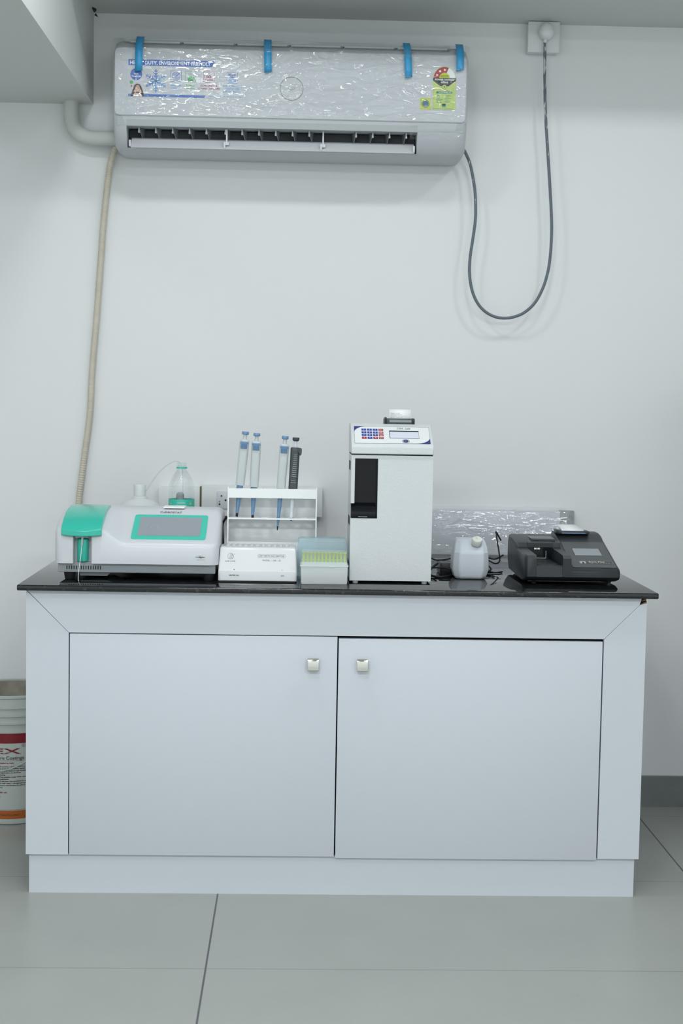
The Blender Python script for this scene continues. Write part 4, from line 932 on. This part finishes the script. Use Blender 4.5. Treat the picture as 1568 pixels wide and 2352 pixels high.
P.text('Stat Fax', .073, .0515, .0062, 'p_white', w=.042, l=3, bold=.03); P.text('4700', .078, .0428, .0068, 'gold', w=.054, l=3, bold=-.012); P.done('name_badge', sf)['label'] = 'dark badge with pale lettering'
b = MB(); b.box(.6890, .7770, -.500, -.455, .8660, .8745, 'fax', .002); b.box(.6875, .6940, -.505, -.460, .868, .8780, 'black', .0015); b.box(.7030, .7660, -.5012, -.4995, .8675, .8710, 'p_slate'); b.done('printer', sf)
pm = MB(); k = pm.mi('paper'); pth = [(.7050, .7640, -.492, .8735), (.7040, .7620, -.470, .8800), (.7020, .7560, -.445, .8850), (.7010, .7520, -.425, .8870)]
va = [pm.bm.verts.new((a, y, z)) for a, c, y, z in pth]; vb_ = [pm.bm.verts.new((c, y, z)) for a, c, y, z in pth]
for i in range(3): pm.bm.faces.new((va[i], vb_[i], vb_[i+1], va[i+1])).material_index = k
po = pm.done('printer_paper', sf, 80); md = po.modifiers.new('s', 'SOLIDIFY'); md.thickness = .0003; po['label'] = 'white printer paper'
for fx, fy in ((.7850, -.720), (.6000, -.700), (.785, -.47), (.600, -.47)): MB().lathe(fx, fy, [(.0070, H+.0003), (.0045, H+.004), (.0040, H+.007), (.0090, .7730)], 'black_rub', 18).done('foot', sf)
b = MB(); b.box(.585, .795, -.70, -.45, .7635, .7700, 'black')
b.done('base_pan', sf)

# ------------------------------------------------------------------ paint bucket
bx, by = -.8050, -.150
pk = thing('paint_bucket', 'white plastic paint bucket with red and orange bands left of the cabinet', 'bucket', (bx, by, 0))
def R_at(z): return .1170+.0150*z/.37
pf_ = [(R_at(0)-.004, 0.0005), (R_at(0), .004)]+[(R_at(z), z) for z in (.04, .10, .20, .28)]
pf_ += [(R_at(.287), .2885), (.1340, .290), (.1340, .2925), (.1300, .2935), (.1300, .3105), (.1345, .3115), (.1345, .314), (.1305, .315), (.1305, .333), (.1350, .334), (.1350, .3365), (.1310, .3375), (.131, .3600), (.1345, .3640), (.1345, .3695), (.1310, .3710), (.1285, .3690), (.1270, .30), (.112, .02), (.02, .012)]
MB().lathe(bx, by, pf_, 'bucket', 64).done('body', pk, 30)
b = MB(); b.lathe(bx, by, [(.1268, .3000), (.1276, .3300), (.1281, .3560), (.1283, .3655)], 'grime', 64, False); b.done('dried_residue', pk)['label'] = 'brown dried residue inside the bucket rim'
def cyl(x, y, l):
    r = R_at(y)+.0004+.0002*l; a = x/.122; return Vector((bx+r*sin(a), by-r*cos(a), y))
P = Print(cyl); P.grid(-.14, .2355, .15, .2640, 'b_red', 0, 48); P.done('red_band', pk)['label'] = 'dark red band'
P = Print(cyl); P.grid(-.14, .0180, .15, .0420, 'b_orange', 0, 48); P.text('FOR PAINTING ONLY', -.028, .0275, .0044, 'ink', w=.070, al='L', bold=.01); P.done('orange_band', pk)['label'] = 'orange band with dark lettering'
P = Print(cyl)
P.text('EX', -.0300, .2060, .0160, 'b_red', w=.0740, al='L', bold=.02); P.done('name_lettering', pk)
P = Print(cyl); P.ring(.0505, .2290, .0052, .0007, 'ink', 1); P.text('R', .0505, .2268, .0044, 'ink', bold=.02); P.done('trademark_sign', pk)
P = Print(cyl); P.text('ture Coatings', -.0240, .1895, .0100, 'ink', w=.0760, al='L', bold=.01); P.grid(-.045, .1858, .053, .1864, 'b_red', 0, 14); P.done('subtitle_lettering', pk)
P = Print(cyl)
P.text('ENVIRONMENTAL INFO', -.034, .1775, .0034, 'b_red', w=.060, al='L', bold=.04)
lines = ['upright position, not be stored in a cool dry', 'Keep away from edible items and dr', 'ingested, seek medical help immediately. S', 'while application at all times', 'on drying', 'wearing suitable mask while sanding and', 'during application', 'contact with eyes, rinse immediately in running wat', 'hands with soap / recognised skin clean', 'Do not pour material down the drain or in water', 'course']
wd = [.10, .10, .10, .068, .026, .10, .036, .10, .10, .10, .018]
for i, (t, w_) in enumerate(zip(lines, wd)): P.text(t, -.0245, .1680-i*.0060, .0030, 'ink', w=w_, al='L', bold=.035)
P.text('Visit us', -.0245, .0935, .0040, 'b_red', w=.030, al='L', bold=.03); P.text('com', -.0245, .0810, .0030, 'ink', w=.012, al='L'); P.grid(-.14, .0440, .15, .0447, 'b_red', 0, 48)
P.done('small_print', pk)
MB().tube([(bx-.134, by-.02, .325), (bx-.130, by-.065, .21), (bx-.090, by-.102, .165), (bx-.02, by-.129, .158), (bx+.035, by-.126, .172), (bx+.08, by-.105, .205), (bx+.120, by-.055, .28), (bx+.135, by-.01, .325)], .0017, 'bucket', 8, 10).done('handle', pk)

# unseen dark block, added past the right edge to shade the wall there
cu = thing('added_shade_block', 'added dark grey block beyond the right edge of the view, shading the wall', 'shade block', (1.52, -.3, 0))
MB().box(1.235, 1.80, -.50, -.05, .04, 1.28, 'shade_block', .004).done('body', cu); MB().box(1.25, 1.785, -.49, -.06, 0, .04, 'black').done('base', cu)

# ------------------------------------------------------------------ lights: LED panels in the ceiling and two added fills
def area(x, y, w, h, e, col=(.93, .967, 1.0), name='ceiling_or_fill_light'):
    l = bpy.data.lights.new(name, 'AREA'); l.shape = 'RECTANGLE'; l.size = w; l.size_y = h; l.energy = e; l.color = col
    o = bpy.data.objects.new(name, l); C.objects.link(o); o.location = (x, y, ZC-.012); return o
area(1.18, -1.25, .17, .17, 3.5); area(-.36, -1.25, .17, .17, 3.8); area(.50, -1.25, .15, .15, 2.2); area(-1.75, -2.0, .3, .3, 4.5); area(-.2, -2.7, .3, .3, 7)  # last two are fill lights added to brighten the left wall
area(1.3, -4.9, .9, .6, 40); area(-.9, -4.9, .9, .6, 46)
w_ = bpy.data.worlds.new('world'); S.world = w_; w_.use_nodes = True
w_.node_tree.nodes['Background'].inputs[0].default_value = (.8, .9, 1, 1); w_.node_tree.nodes['Background'].inputs[1].default_value = .05

# ------------------------------------------------------------------ camera
cd = bpy.data.cameras.new('camera'); cam = bpy.data.objects.new('camera', cd); C.objects.link(cam)
cd.sensor_fit = 'VERTICAL'; cd.sensor_height = 36; cd.lens = 3408.4*36/2352; cd.clip_start = .05
cam.location = (0, -4.3926, 1.2055)
Rm = Matrix.Rotation(-.0306, 3, 'Z') @ Matrix.Rotation(-.0742, 3, 'X') @ Matrix.Rotation(-.0175, 3, 'Y')
cam.rotation_euler = (Rm @ Matrix.Rotation(pi/2, 3, 'X')).to_euler()
cd.dof.use_dof = True; cd.dof.focus_distance = 3.72; cd.dof.aperture_fstop = 4.5
S.camera = cam
S.view_settings.view_transform = 'Standard'; S.view_settings.look = 'None'; S.view_settings.gamma = 1
S.view_settings.use_curve_mapping = False; S.view_settings.exposure = .64
